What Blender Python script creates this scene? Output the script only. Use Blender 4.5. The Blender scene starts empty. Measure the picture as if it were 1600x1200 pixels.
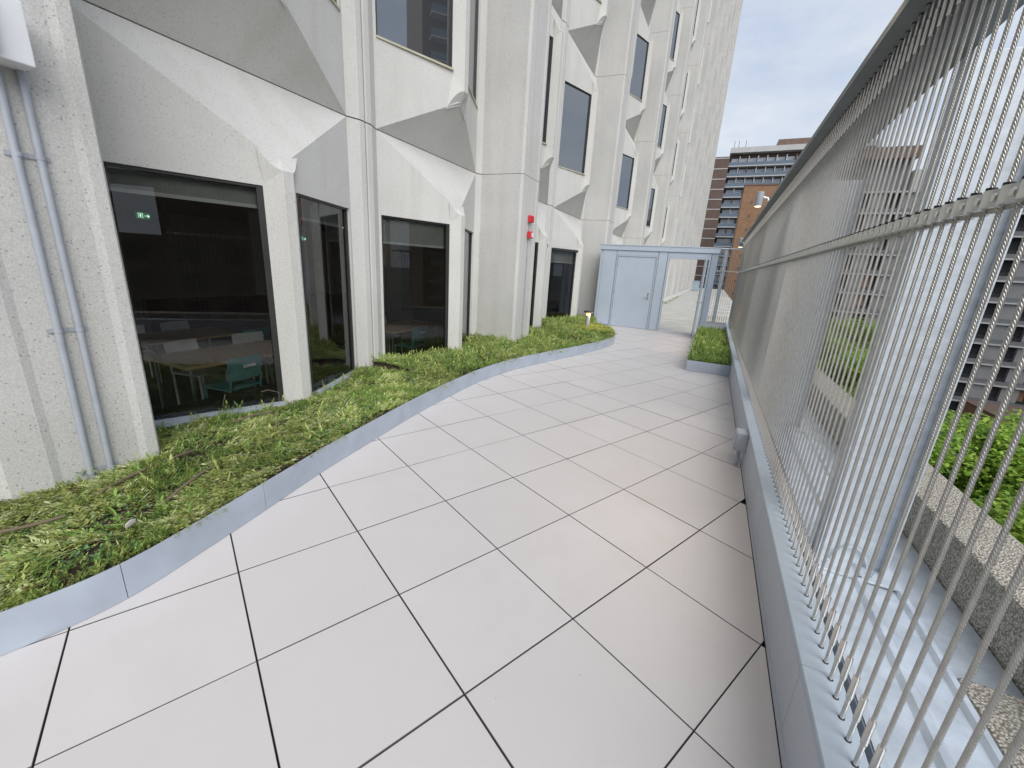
import bpy, bmesh, math, random
import numpy as np
from mathutils import Vector, Matrix
random.seed(7); RNG = np.random.default_rng(7)
SC = bpy.context.scene
COL = SC.collection
rad = math.radians

# ------------------------------------------------------------------ camera, world, sun, exposure
def rot(p, r, y):
    cx, sx, cy, sy, cz, sz = math.cos(p), math.sin(p), math.cos(r), math.sin(r), math.cos(y), math.sin(y)
    X = np.array([[1, 0, 0], [0, cx, -sx], [0, sx, cx]]); Y = np.array([[cy, 0, sy], [0, 1, 0], [-sy, 0, cy]])
    Z = np.array([[cz, -sz, 0], [sz, cz, 0], [0, 0, 1]])
    return Z @ X @ Y
CM = rot(-0.2800, -0.0606, rad(24.9))
cam_d = bpy.data.cameras.new('camera'); cam = bpy.data.objects.new('camera', cam_d); COL.objects.link(cam)
cam_d.sensor_width = 36; cam_d.lens = 636.5 / 1600 * 36; cam_d.clip_start = 0.02; cam_d.clip_end = 2000
mw = Matrix.Identity(4)
for i in range(3):
    mw[i][0] = CM[i, 0]; mw[i][1] = CM[i, 2]; mw[i][2] = -CM[i, 1]
mw[0][3], mw[1][3], mw[2][3] = 0, 0, 1.603
cam.matrix_world = mw
SC.camera = cam

SUN_EL, SUN_AZ = rad(41), rad(138)      # azimuth measured clockwise from +y
W = bpy.data.worlds.new('World'); SC.world = W; W.use_nodes = True
nt = W.node_tree; nt.nodes.clear()
def N(t, ty, **kw):
    n = t.nodes.new(ty)
    for k, v in kw.items():
        if k in n.inputs.keys(): n.inputs[k].default_value = v
        else: setattr(n, k, v)
    return n
sky = N(nt, 'ShaderNodeTexSky', sky_type='NISHITA', sun_disc=False, sun_elevation=SUN_EL, sun_rotation=SUN_AZ)
tc = N(nt, 'ShaderNodeTexCoord')
mp = N(nt, 'ShaderNodeMapping'); mp.inputs['Scale'].default_value = (1.3, 1.3, 3.2)
n1 = N(nt, 'ShaderNodeTexNoise', Scale=1.6, Detail=6.0, Roughness=0.55)
cr = N(nt, 'ShaderNodeValToRGB')
cr.color_ramp.elements[0].position = 0.42; cr.color_ramp.elements[0].color = (5.0, 5.75, 7.1, 1)
cr.color_ramp.elements[1].position = 0.6; cr.color_ramp.elements[1].color = (6.9, 7.35, 7.9, 1)
mx = N(nt, 'ShaderNodeMix', data_type='RGBA'); mx.inputs[0].default_value = 0.92
bg = N(nt, 'ShaderNodeBackground', Strength=0.057); out = N(nt, 'ShaderNodeOutputWorld')
nt.links.new(tc.outputs['Generated'], mp.inputs[0]); nt.links.new(mp.outputs[0], n1.inputs['Vector'])
nt.links.new(n1.outputs[0], cr.inputs[0]); nt.links.new(sky.outputs[0], mx.inputs[6]); nt.links.new(cr.outputs[0], mx.inputs[7])
nt.links.new(mx.outputs[2], bg.inputs[0]); nt.links.new(bg.outputs[0], out.inputs[0])
sun_d = bpy.data.lights.new('sun', 'SUN'); sun_d.energy = 1.5; sun_d.angle = rad(56); sun_d.color = (1, 0.97, 0.93)
sun = bpy.data.objects.new('sun', sun_d); COL.objects.link(sun)
sd = Vector((math.sin(SUN_AZ) * math.cos(SUN_EL), math.cos(SUN_AZ) * math.cos(SUN_EL), math.sin(SUN_EL)))
sun.rotation_euler = sd.to_track_quat('Z', 'Y').to_euler()
SC.view_settings.view_transform = 'Standard'; SC.view_settings.look = 'None'
SC.view_settings.exposure = 1.05; SC.view_settings.gamma = 1; SC.view_settings.use_curve_mapping = False
SC.cycles.max_bounces = 8; SC.cycles.transparent_max_bounces = 12

# ------------------------------------------------------------------ materials
def base_mat(name, col=(.5, .5, .5), rough=.6, metal=0., spec=.5):
    m = bpy.data.materials.new(name); m.use_nodes = True
    t = m.node_tree; b = t.nodes['Principled BSDF']
    b.inputs['Base Color'].default_value = (*col, 1); b.inputs['Roughness'].default_value = rough
    b.inputs['Metallic'].default_value = metal; b.inputs['Specular IOR Level'].default_value = spec
    return m, t, b
def mixc(t, fac, a, b, mode='MIX'):
    n = N(t, 'ShaderNodeMix', data_type='RGBA', blend_type=mode)
    for i, v in ((0, fac), (6, a), (7, b)):
        if hasattr(v, 'is_output'): t.links.new(v, n.inputs[i])
        elif i == 0: n.inputs[0].default_value = v
        else: n.inputs[i].default_value = (*v, 1)
    return n.outputs[2]
def ramp(t, src, p0, p1, c0=(0, 0, 0), c1=(1, 1, 1)):
    r = N(t, 'ShaderNodeValToRGB'); e = r.color_ramp.elements
    e[0].position, e[1].position = p0, p1; e[0].color = (*c0, 1); e[1].color = (*c1, 1)
    t.links.new(src, r.inputs[0]); return r.outputs[0]
def pos(t): return N(t, 'ShaderNodeNewGeometry').outputs['Position']
def noise(t, vec, scale, detail=4., rough=.55, stretch=None):
    if stretch:
        m = N(t, 'ShaderNodeMapping'); m.inputs['Scale'].default_value = stretch; t.links.new(vec, m.inputs[0]); vec = m.outputs[0]
    n = N(t, 'ShaderNodeTexNoise', Scale=scale, Detail=detail, Roughness=rough); t.links.new(vec, n.inputs['Vector']); return n.outputs[0]
def bump(t, b, src, strength=.3, dist=.004):
    n = N(t, 'ShaderNodeBump', Strength=strength, Distance=dist); t.links.new(src, n.inputs['Height']); t.links.new(n.outputs[0], b.inputs['Normal'])
def simple(name, col, rough=.6, metal=0., var=.08, scale=6., spec=.5, bmp=0., stretch=None, fine=60.):
    m, t, b = base_mat(name, col, rough, metal, spec)
    p = pos(t)
    f = ramp(t, noise(t, p, scale, stretch=stretch), .3, .7)
    c = mixc(t, f, tuple(x * (1 - var) for x in col), tuple(min(1, x * (1 + var)) for x in col))
    t.links.new(c, b.inputs['Base Color'])
    if bmp: bump(t, b, noise(t, p, fine, 3.), bmp, .003)
    return m
def concrete(name, light, speck=1., rough_bump=.25, agg=150., tone=(.93, 1.05)):
    m, t, b = base_mat(name, light, .88, 0, .25)
    p = pos(t)
    big = ramp(t, noise(t, p, 1.1, 5.), .3, .72)
    c = mixc(t, big, tuple(x * tone[0] for x in light), tuple(x * tone[1] for x in light))
    streak = ramp(t, noise(t, p, 2.2, 4., stretch=(1.5, 1.5, .16)), .5, .78)
    s2 = N(t, 'ShaderNodeMath', operation='MULTIPLY'); s2.inputs[1].default_value = .5; t.links.new(streak, s2.inputs[0])
    c = mixc(t, s2.outputs[0], c, tuple(x * k for x, k in zip(light, (.82, .79, .73))))
    gr = ramp(t, noise(t, p, agg * .8, 2., .7), .35, .68)
    c = mixc(t, .14 * speck, c, gr, 'OVERLAY')
    v = N(t, 'ShaderNodeTexVoronoi', Scale=agg * .42); v.inputs['Randomness'].default_value = 1; t.links.new(p, v.inputs['Vector'])
    sel = ramp(t, v.outputs['Color'], .64, .72)
    dot = ramp(t, v.outputs['Distance'], .16, .34, (1, 1, 1), (0, 0, 0))
    mk = N(t, 'ShaderNodeMath', operation='MULTIPLY'); t.links.new(sel, mk.inputs[0]); t.links.new(dot, mk.inputs[1])
    mk2 = N(t, 'ShaderNodeMath', operation='MULTIPLY'); mk2.inputs[1].default_value = .62 * speck; t.links.new(mk.outputs[0], mk2.inputs[0])
    c = mixc(t, mk2.outputs[0], c, (.16, .15, .14))
    v2 = N(t, 'ShaderNodeTexVoronoi', Scale=agg * .6); t.links.new(p, v2.inputs['Vector'])
    sel2 = ramp(t, v2.outputs['Color'], .66, .74); dot2 = ramp(t, v2.outputs['Distance'], .2, .4, (1, 1, 1), (0, 0, 0))
    mk3 = N(t, 'ShaderNodeMath', operation='MULTIPLY'); t.links.new(sel2, mk3.inputs[0]); t.links.new(dot2, mk3.inputs[1])
    mk4 = N(t, 'ShaderNodeMath', operation='MULTIPLY'); mk4.inputs[1].default_value = .45 * speck; t.links.new(mk3.outputs[0], mk4.inputs[0])
    c = mixc(t, mk4.outputs[0], c, (.66, .65, .62))
    t.links.new(c, b.inputs['Base Color'])
    bump(t, b, noise(t, p, agg, 3., .7), rough_bump, .003)
    return m
M = {}
M['panel'] = concrete('precast_concrete', (.60, .593, .568), .8)
M['pier'] = concrete('pier_concrete', (.56, .553, .533), 1.0, .4, 130.)
M['smooth'] = concrete('smooth_concrete', (.575, .567, .545), .3, .15)
M['plinth'] = concrete('plinth_concrete', (.42, .41, .38), .6)
def pebble():
    m, t, b = base_mat('exposed_aggregate', (.4, .37, .32), .9, 0, .2); p = pos(t)
    v = N(t, 'ShaderNodeTexVoronoi', Scale=95.); t.links.new(p, v.inputs['Vector'])
    c = mixc(t, v.outputs['Color'], (.46, .425, .36), (.72, .69, .62))
    e = ramp(t, v.outputs['Distance'], .25, .7, (1, 1, 1), (.45, .43, .4))
    c = mixc(t, 1., c, e, 'MULTIPLY'); t.links.new(c, b.inputs['Base Color'])
    i = N(t, 'ShaderNodeMath', operation='SUBTRACT'); i.inputs[0].default_value = 1; t.links.new(v.outputs['Distance'], i.inputs[1])
    bump(t, b, i.outputs[0], .9, .012); return m
M['pebble'] = pebble()
def tile_mat():
    m, t, b = base_mat('porcelain_tile', (.62, .6, .595), .46, 0, .35); p = pos(t)
    oi = N(t, 'ShaderNodeObjectInfo')
    c = mixc(t, oi.outputs['Random'], (.600, .574, .566), (.640, .609, .602))
    f = ramp(t, noise(t, p, 3.2, 6., .6), .35, .75)
    c = mixc(t, f, c, (.600, .568, .552), 'MIX')
    g = ramp(t, noise(t, p, 240., 2., .7), .35, .7); c = mixc(t, .035, c, g, 'OVERLAY')
    sm = ramp(t, noise(t, p, 9., 8., .75), .68, .8); k = N(t, 'ShaderNodeMath', operation='MULTIPLY'); k.inputs[1].default_value = .22; t.links.new(sm, k.inputs[0])
    c = mixc(t, k.outputs[0], c, (.47, .445, .42))
    v = N(t, 'ShaderNodeTexVoronoi', Scale=7.); t.links.new(p, v.inputs['Vector'])
    sp = ramp(t, v.outputs['Distance'], .018, .03, (1, 1, 1), (0, 0, 0)); k2 = N(t, 'ShaderNodeMath', operation='MULTIPLY'); k2.inputs[1].default_value = .5; t.links.new(sp, k2.inputs[0])
    c = mixc(t, k2.outputs[0], c, (.3, .27, .24))
    t.links.new(c, b.inputs['Base Color'])
    rr = ramp(t, noise(t, p, 5., 4.), .3, .7, (.4, .4, .4), (.55, .55, .55)); t.links.new(rr, b.inputs['Roughness'])
    return m
M['tile'] = tile_mat()
M['tileside'] = simple('shaded_tile_edge', (.13, .125, .12), .8)  # tile sides coloured dark to paint the shade inside the narrow joints
M['under'] = simple('substrate', (.05, .05, .053), .9)
M['edging'] = simple('blue_grey_metal', (.395, .44, .51), .42, .0, .09, 4.5, bmp=.03)
M['door'] = simple('blue_grey_paint', (.44, .505, .585), .45, 0, .04, 2.)
M['door_dark'] = simple('blue_grey_frame', (.385, .445, .52), .45, 0, .04, 2.)
M['cap'] = simple('grey_cap_metal', (.41, .47, .53), .45, .1, .06, 4.)
M['wallpanel'] = simple('grey_wall_panel', (.47, .50, .55), .5, 0, .07, 2.5)
M['wallpanel_shaded'] = simple('shaded_grey_steel', (.24, .265, .295), .5, .1, .1)  # darkened wall panel grey, shade of the trough put into the colour
M['galv'] = simple('galvanised_steel', (.60, .645, .69), .42, .55, .16, 9., stretch=(1, 1, 2.5), bmp=.08, fine=25.)
M['galvpost'] = simple('galvanised_post', (.54, .585, .63), .5, .35, .12, 6., stretch=(1, 1, 4.), bmp=.06, fine=22.)
M['post_edge'] = simple('post_flange', (.27, .285, .28), .5, .3, .1)
M['rail'] = simple('rail_metal', (.20, .22, .23), .5, .4, .1)
M['cable'] = simple('stainless_cable', (.47, .455, .425), .33, .78, .1, 30.)
M['stainless'] = simple('stainless_fitting', (.62, .59, .55), .22, .92, .05, 30.)
M['nickel'] = simple('spacer_metal', (.60, .60, .57), .3, .8, .08, 20.)
M['black'] = simple('black_rubber', (.015, .015, .017), .6)
M['white'] = simple('white_plastic', (.74, .75, .78), .35, 0, .02)
M['conduit'] = simple('grey_conduit', (.36, .385, .43), .5, 0, .08, 12.)
M['red'] = simple('red_plastic', (.62, .03, .045), .35, 0, .03)
M['frame'] = simple('bronze_frame', (.045, .045, .043), .4, .3)
M['sillcream'] = simple('cream_sill', (.5, .47, .36), .7)
M['soil'] = simple('dark_soil', (.045, .032, .022), 1., 0, .5, 25., bmp=.8, fine=80.)
M['hose'] = simple('brown_hose', (.16, .12, .085), .7)
M['bark'] = simple('bark', (.11, .085, .06), .95, 0, .3, 20., bmp=.6)
M['brick'] = simple('brown_brick', (.17, .115, .095), .9, 0, .14, 1.5)
M['brick_o'] = simple('orange_brick', (.30, .175, .105), .9, 0, .14, 1.2)
M['brick_d'] = simple('dark_brown_brick', (.13, .09, .075), .9, 0, .14, 1.2)
M['slabc'] = simple('pale_slab', (.48, .48, .475), .85, 0, .06, .7)
M['greyc'] = simple('grey_slab_wall', (.17, .175, .183), .85, 0, .08, .5)
M['greyl'] = simple('light_grey_infill', (.25, .255, .26), .8, 0, .1, .5)
M['asphalt'] = simple('asphalt', (.09, .09, .09), .95, 0, .2, .3)
M['roofg'] = simple('ballast', (.46, .45, .415), .95, 0, .12, 1.4, bmp=.2, fine=20.)
M['teal'] = simple('teal_plastic', (.10, .30, .34), .4)
M['chairw'] = simple('white_plastic_seat', (.8, .81, .8), .4)
M['wood'] = simple('wood_top', (.50, .36, .18), .4, 0, .15, 5., stretch=(1, 8, 1))
M['carpet'] = simple('carpet', (.10, .10, .105), .95)
M['inwall'] = simple('interior_paint', (.40, .37, .33), .8)
M['blind'] = simple('blind_fabric', (.30, .31, .30), .9)
M['blindbar'] = simple('blind_bar', (.55, .57, .56), .5)
M['steel_leg'] = simple('steel_leg', (.4, .4, .42), .35, .8)
M['bluebin'] = simple('blue_tarp', (.33, .42, .47), .6)
M['railglass'] = simple('smoked_rail', (.13, .17, .22), .25, 0, .1)
M['darkrec'] = simple('dark_recess', (.03, .03, .034), .8)
M['rail_dark'] = simple('dark_railing', (.05, .052, .056), .6)
def glass(name, tint, refl_rough=.0, ior=1.52, dark=None, rc=(.95, .97, 1)):
    m = bpy.data.materials.new(name); m.use_nodes = True; t = m.node_tree; t.nodes.clear()
    o = N(t, 'ShaderNodeOutputMaterial'); fr = N(t, 'ShaderNodeFresnel', IOR=ior); g = N(t, 'ShaderNodeBsdfGlossy', Roughness=refl_rough)
    g.inputs['Color'].default_value = (*rc, 1); mxs = N(t, 'ShaderNodeMixShader')
    if dark is None:
        a = N(t, 'ShaderNodeBsdfTransparent'); a.inputs['Color'].default_value = (*tint, 1)
    else:
        a = N(t, 'ShaderNodeBsdfDiffuse'); a.inputs['Color'].default_value = (*dark, 1)
    t.links.new(fr.outputs[0], mxs.inputs[0]); t.links.new(a.outputs[0], mxs.inputs[1]); t.links.new(g.outputs[0], mxs.inputs[2]); t.links.new(mxs.outputs[0], o.inputs[0])
    return m
M['glass'] = glass('tinted_window_glass', (.74, .75, .71), 0, 1.62)
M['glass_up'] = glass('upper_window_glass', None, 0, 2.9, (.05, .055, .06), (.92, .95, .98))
M['glass_far'] = glass('distant_glass', None, .05, 2.2, (.52, .58, .64))
M['lens'] = simple('teal_lens', (.45, .62, .64), .15, 0, .05)
def emit(name, col, s):
    m, t, b = base_mat(name, col, .4); b.inputs['Emission Color'].default_value = (*col, 1); b.inputs['Emission Strength'].default_value = s; return m
M['warm'] = emit('warm_lamp', (1, .66, .28), .75)
M['warm2'] = emit('warm_spot', (1, .80, .52), 2.5)
M['exit'] = emit('exit_green', (.03, .42, .18), .1)
M['exitw'] = emit('exit_white', (.75, 1, .85), .4)
M['tube'] = emit('ceiling_tube', (1, .82, .5), 1.2)
def leaf_mat(name, rough=.55, trans=.25):
    m, t, b = base_mat(name, (.1, .2, .04), rough, 0, .3)
    a = N(t, 'ShaderNodeVertexColor', layer_name='leafcol'); t.links.new(a.outputs[0], b.inputs['Base Color'])
    tr = N(t, 'ShaderNodeBsdfTranslucent'); t.links.new(a.outputs[0], tr.inputs[0]); ms = N(t, 'ShaderNodeMixShader'); ms.inputs[0].default_value = trans
    o = t.nodes['Material Output']; t.links.new(b.outputs[0], ms.inputs[1]); t.links.new(tr.outputs[0], ms.inputs[2]); t.links.new(ms.outputs[0], o.inputs[0])
    return m
M['leaf'] = leaf_mat('ground_cover_leaf'); M['tleaf'] = leaf_mat('tree_leaf', .5, .35)

# ------------------------------------------------------------------ mesh helpers
class MB:
    def __init__(s): s.v = []; s.f = []; s.m = []
    def add(s, vs, fs, mi=0):
        o = len(s.v); s.v += [tuple(float(c) for c in v) for v in vs]
        for f in fs: s.f.append(tuple(o + i for i in f)); s.m.append(mi)
    def box(s, x0, x1, y0, y1, z0, z1, mi=0):
        s.add([(x0, y0, z0), (x1, y0, z0), (x1, y1, z0), (x0, y1, z0), (x0, y0, z1), (x1, y0, z1), (x1, y1, z1), (x0, y1, z1)],
              [(0, 3, 2, 1), (4, 5, 6, 7), (0, 1, 5, 4), (1, 2, 6, 5), (2, 3, 7, 6), (3, 0, 4, 7)], mi)
    def obox(s, o, ax, ay, az, mi=0):
        o, ax, ay, az = map(np.array, (o, ax, ay, az))
        s.add([o, o + ax, o + ax + ay, o + ay, o + az, o + ax + az, o + ax + ay + az, o + ay + az],
              [(0, 3, 2, 1), (4, 5, 6, 7), (0, 1, 5, 4), (1, 2, 6, 5), (2, 3, 7, 6), (3, 0, 4, 7)], mi)
    def prism(s, poly, z0, z1, mi=0, axis='z'):
        n = len(poly)
        P = (lambda a, b, c: (a, b, c)) if axis == 'z' else ((lambda a, b, c: (a, c, b)) if axis == 'y' else (lambda a, b, c: (c, a, b)))
        vs = [P(a, b, z0) for a, b in poly] + [P(a, b, z1) for a, b in poly]
        s.add(vs, [tuple(range(n))[::-1], tuple(range(n, 2 * n))] + [(i, (i + 1) % n, n + (i + 1) % n, n + i) for i in range(n)], mi)
    def tube(s, pts, r, n=10, mi=0, caps=True):
        pts = [Vector(p) for p in pts]; rs = r if isinstance(r, (list, tuple)) else [r] * len(pts); o = len(s.v); prev = None
        for i, p in enumerate(pts):
            d = (pts[min(i + 1, len(pts) - 1)] - pts[max(i - 1, 0)]).normalized()
            u = prev if prev is not None else d.orthogonal()
            u = (u - d * u.dot(d)); u = u.normalized() if u.length > 1e-6 else d.orthogonal().normalized(); prev = u; w = d.cross(u)
            for k in range(n):
                a = 2 * math.pi * k / n; q = p + (u * math.cos(a) + w * math.sin(a)) * rs[i]; s.v.append(tuple(q))
        for i in range(len(pts) - 1):
            for k in range(n):
                s.f.append((o + i * n + k, o + i * n + (k + 1) % n, o + (i + 1) * n + (k + 1) % n, o + (i + 1) * n + k)); s.m.append(mi)
        if caps:
            s.f.append(tuple(o + k for k in range(n))[::-1]); s.m.append(mi); e = o + (len(pts) - 1) * n; s.f.append(tuple(e + k for k in range(n))); s.m.append(mi)
    def lathe(s, prof, c, n=20, mi=0):
        s.tube([(c[0], c[1], c[2] + z) for r, z in prof], [r for r, z in prof], n, mi)
    def mesh(s, name, mats, smooth=False, bevel=0., fixn=True):
        me = bpy.data.meshes.new(name); me.from_pydata(s.v, [], s.f)
        for m in (mats if isinstance(mats, (list, tuple)) else [mats]): me.materials.append(m)
        me.polygons.foreach_set('material_index', s.m)
        if fixn or bevel:
            bm = bmesh.new(); bm.from_mesh(me)
            if fixn: bmesh.ops.recalc_face_normals(bm, faces=bm.faces)
            if bevel:
                bmesh.ops.bevel(bm, geom=[e for e in bm.edges if len(e.link_faces) == 2 and e.calc_face_angle(0) > .5], offset=bevel, segments=2, profile=.6, affect='EDGES', clamp_overlap=True)
            bm.to_mesh(me); bm.free()
        if smooth:
            me.polygons.foreach_set('use_smooth', [True] * len(me.polygons))
            me.set_sharp_from_angle(angle=rad(38))
        me.update(); return me
def tag(o, label=None, cat=None, group=None, kind=None):
    for k, v in (('label', label), ('category', cat), ('group', group), ('kind', kind)):
        if v: o[k] = v
    return o
def link(name, me, parent=None, loc=None):
    o = bpy.data.objects.new(name, me); COL.objects.link(o)
    if loc is not None: o.location = loc
    if parent is not None: o.parent = parent
    return o
def mk(name, mb, mats, parent=None, loc=None, **kw): return link(name, mb.mesh(name, mats, **kw), parent, loc)
def empty(name, loc, label, cat, group=None):
    o = bpy.data.objects.new(name, None); COL.objects.link(o); o.location = loc; o.empty_display_size = .1
    return tag(o, label, cat, group)
def local(o, x, y, z): return (x - o.location.x, y - o.location.y, z - o.location.z)
def part(name, mb, mats, parent, **kw):
    """mesh given in world coordinates, hung under a parent standing at parent.location"""
    L = Vector((0, 0, 0)); p = parent
    while p is not None: L += p.location; p = p.parent
    mb.v = [(a - L.x, b - L.y, c - L.z) for a, b, c in mb.v]
    return link(name, mb.mesh(name, mats, **kw), parent)
def B(*boxes):
    m = MB()
    for b in boxes: m.box(*b)
    return m
def copy_tree(o, parent=None, kids=True):
    c = o.copy(); COL.objects.link(c)
    c.parent = parent
    for ch in [k for k in ALLCH.get(o.name, [])]: copy_tree(ch, c)
    return c
ALLCH = {}

# ------------------------------------------------------------------ the setting
g = MB(); g.add([(-900, -900, -14), (900, -900, -14), (900, 900, -14), (-900, 900, -14)], [(0, 1, 2, 3)])
tag(mk('ground', g, M['asphalt']), kind='structure')
XW = .497                       # inner face of the parapet wall
tf = tag(mk('terrace_floor', B((-4.6, XW + .1, -3, 13.2, -.75, -.045)), M['under']), kind='structure')
# tiles, laid on a turned grid
S = .6096; GA = rad(64.4); ox, oy = -1.149, 1.291
bd = np.array([math.cos(GA), math.sin(GA)]); ad = np.array([math.sin(GA), -math.cos(GA)])
def clip(poly, ax, lim, keep_less):
    outp = []
    for i in range(len(poly)):
        a, b = poly[i], poly[(i + 1) % len(poly)]
        ia = (a[ax] <= lim) if keep_less else (a[ax] >= lim); ib = (b[ax] <= lim) if keep_less else (b[ax] >= lim)
        if ia: outp.append(a)
        if ia != ib:
            t = (lim - a[ax]) / (b[ax] - a[ax]); outp.append(tuple(a[k] + t * (b[k] - a[k]) for k in range(2)))
    return outp
rt = random.Random(3)
for i in range(-26, 10):
    for j in range(-10, 30):
        c0 = np.array([ox, oy]) + i * S * ad + j * S * bd
        gj = lambda q, sd: (random.Random(q * 7919 + sd).random() ** 2) * .0010 + .0018
        g0, g1, h0, h1 = gj(i, 1), gj(i + 1, 1), gj(j, 2), gj(j + 1, 2)
        poly = [tuple(c0 + (g0 if k[0] == 0 else S - g1) * ad + (h0 if k[1] == 0 else S - h1) * bd) for k in ((0, 0), (1, 0), (1, 1), (0, 1))]
        for ax, lim, kl in ((0, XW - .006, True), (0, -3.2, False), (1, 13.02, True), (1, -1.2, False)):
            poly = clip(poly, ax, lim, kl)
            if len(poly) < 3: break
        if len(poly) < 3: continue
        area = abs(sum(poly[k][0] * poly[(k + 1) % len(poly)][1] - poly[(k + 1) % len(poly)][0] * poly[k][1] for k in range(len(poly)))) / 2
        if area < .002: continue
        cx = sum(p[0] for p in poly) / len(poly); cy = sum(p[1] for p in poly) / len(poly)
        ins = [(cx + (x - cx) * (1 - .0016 / .3), cy + (y - cy) * (1 - .0016 / .3)) for x, y in poly]
        z = rt.uniform(-.0012, .0006); n = len(poly); m = MB()
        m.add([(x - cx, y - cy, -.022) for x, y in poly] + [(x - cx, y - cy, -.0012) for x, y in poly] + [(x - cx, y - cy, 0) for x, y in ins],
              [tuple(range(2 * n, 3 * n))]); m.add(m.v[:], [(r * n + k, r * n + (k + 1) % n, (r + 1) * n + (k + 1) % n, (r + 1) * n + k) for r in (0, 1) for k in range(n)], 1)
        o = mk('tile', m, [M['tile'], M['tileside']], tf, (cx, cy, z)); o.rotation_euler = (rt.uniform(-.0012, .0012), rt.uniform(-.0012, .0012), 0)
# roof beyond the gate
tag(mk('roof_ballast', B((-3.6, 1.6, 13.2, 82, -.9, -.1)), M['roofg']), kind='structure')
tag(mk('kerb_strip', B((-3.28, -2.75, 13.4, 80, -.1, .02)), M['smooth'], bevel=.02), kind='structure')
# building podium under the terrace
tag(mk('podium_building', B((-5, 2.05, -30, 85, -14, -.95)), M['plinth']), 'pale concrete podium below the roof terrace and the outer kerb', 'building')

# ------------------------------------------------------------------ the concrete tower
XB = -4.30; H = 3.94; Z1 = 3.18; PW = 2.95; PER = 6.54; Y0 = 1.30
tower = empty('concrete_tower', (XB, 8, -.76), 'tall pale precast concrete tower with folded panels, projecting piers and dark windows', 'building')
def V(u, d, v): return (d, u, v)
AP = PW / 2
def panel_mesh(kind):
    m = MB(); e = .006; top = H - e; bot = e
    sf = .24; sd_ = .096; ta, td = AP, .575; tv = H - .81; bv = .66 if kind != 'ground' else bot
    hv0, hv1 = (.99, 2.93) if kind != 'ground' else (.875, 2.93)
    for sgn in (0, 1):
        U = (lambda u: u) if sgn == 0 else (lambda u: PW - u)
        d = lambda u: sd_ + (td - sd_) * (u - sf) / (AP - sf)
        # joint strip
        st = [(.008, -.12), (.008, .15), (.02, .16), (.10, .16), (.112, .152), (sf, sd_)]
        for a, b in zip(st[:-1], st[1:]):
            m.add([V(U(a[0]), a[1], bot), V(U(b[0]), b[1], bot), V(U(b[0]), b[1], top), V(U(a[0]), a[1], top)], [(0, 1, 2, 3)])
        h0, h1 = .275, AP - .165
        O = [(sf, bot), (AP, bv), (AP, tv), (sf, top)]; I = [(h0, hv0), (h1, hv0), (h1, hv1), (h0, hv1)]
        n = np.array([.926, -.378])          # (d,u) outward normal of the left fold
        for k in range(4):
            a, b = O[k], O[(k + 1) % 4]; c, q = I[(k + 1) % 4], I[k]
            m.add([V(U(x), d(x), v) for x, v in (a, b, c, q)], [(0, 1, 2, 3)])
            r = .055
            p1, p2 = I[k], I[(k + 1) % 4]
            m.add([V(U(p1[0]), d(p1[0]), p1[1]), V(U(p2[0]), d(p2[0]), p2[1]), V(U(p2[0] - r * n[1]), d(p2[0]) - r * n[0], p2[1]), V(U(p1[0] - r * n[1]), d(p1[0]) - r * n[0], p1[1])], [(0, 1, 2, 3)], 0)
        # mullion, with curved horns at head and foot
        L = (AP - .155, d(AP - .155)); F = (AP - .05, .645)
        vt, vb = 3.07, (.77 if kind != 'ground' else bot)
        lt, lb = 2.95, (.95 if kind != 'ground' else bot)
        m.add([V(U(L[0]), L[1], lb), V(U(F[0]), F[1], lb), V(U(F[0]), F[1], lt), V(U(L[0]), L[1], lt)], [(0, 1, 2, 3)])
        m.add([V(U(F[0]), F[1], vb), V(AP, F[1], vb), V(AP, F[1], vt), V(U(F[0]), F[1], vt)], [(0, 1, 2, 3)])
        def horn(tw, tipv, tipd, fv, lv, rv):
            tip = V(U(AP - tw), tipd, tipv); Fp = V(U(F[0]), F[1], fv); Lp = V(U(L[0]), L[1], lv); Fl = V(U(F[0]), F[1], lv)
            cur = [tip]
            for q in (.2, .4, .6, .8):
                w = 1 - (1 - q) ** 1.9
                cur.append(tuple(np.array(tip) * (1 - q) + np.array(Fp) * q + np.array([.0, 0, (fv - tipv) * (w - q) * .9])))
            cur.append(Fp)
            m.add([Lp] + cur + [Fl], [(0, i, i + 1) for i in range(1, len(cur) + 1)])
            rp = V(AP, td - .03, rv); mid = V(AP, F[1], fv)
            m.add([rp] + cur + [mid], [(0, i, i + 1) for i in range(1, len(cur) + 1)])
        horn(.20, 3.235, .52, vt, lt, tv + .05)
        if kind != 'ground': horn(.25, .50, .47, vb, lb, bv - .05)
    d0 = sd_
    m.add([V(sf, d0, top), V(PW - sf, d0, top), V(AP, td, tv)], [(0, 1, 2)])
    m.add([V(sf, d0, top), V(PW - sf, d0, top), V(PW - sf, -.12, top), V(sf, -.12, top)], [(0, 1, 2, 3)])
    if kind != 'ground':
        m.add([V(sf, d0, bot), V(PW - sf, d0, bot), V(AP, td, bv)], [(0, 1, 2)])
    m.add([V(sf, d0, bot), V(PW - sf, d0, bot), V(PW - sf, -.12, bot), V(sf, -.12, bot)], [(0, 1, 2, 3)])
    return m.mesh('facade_panel', M['panel'], fixn=False)
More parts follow.
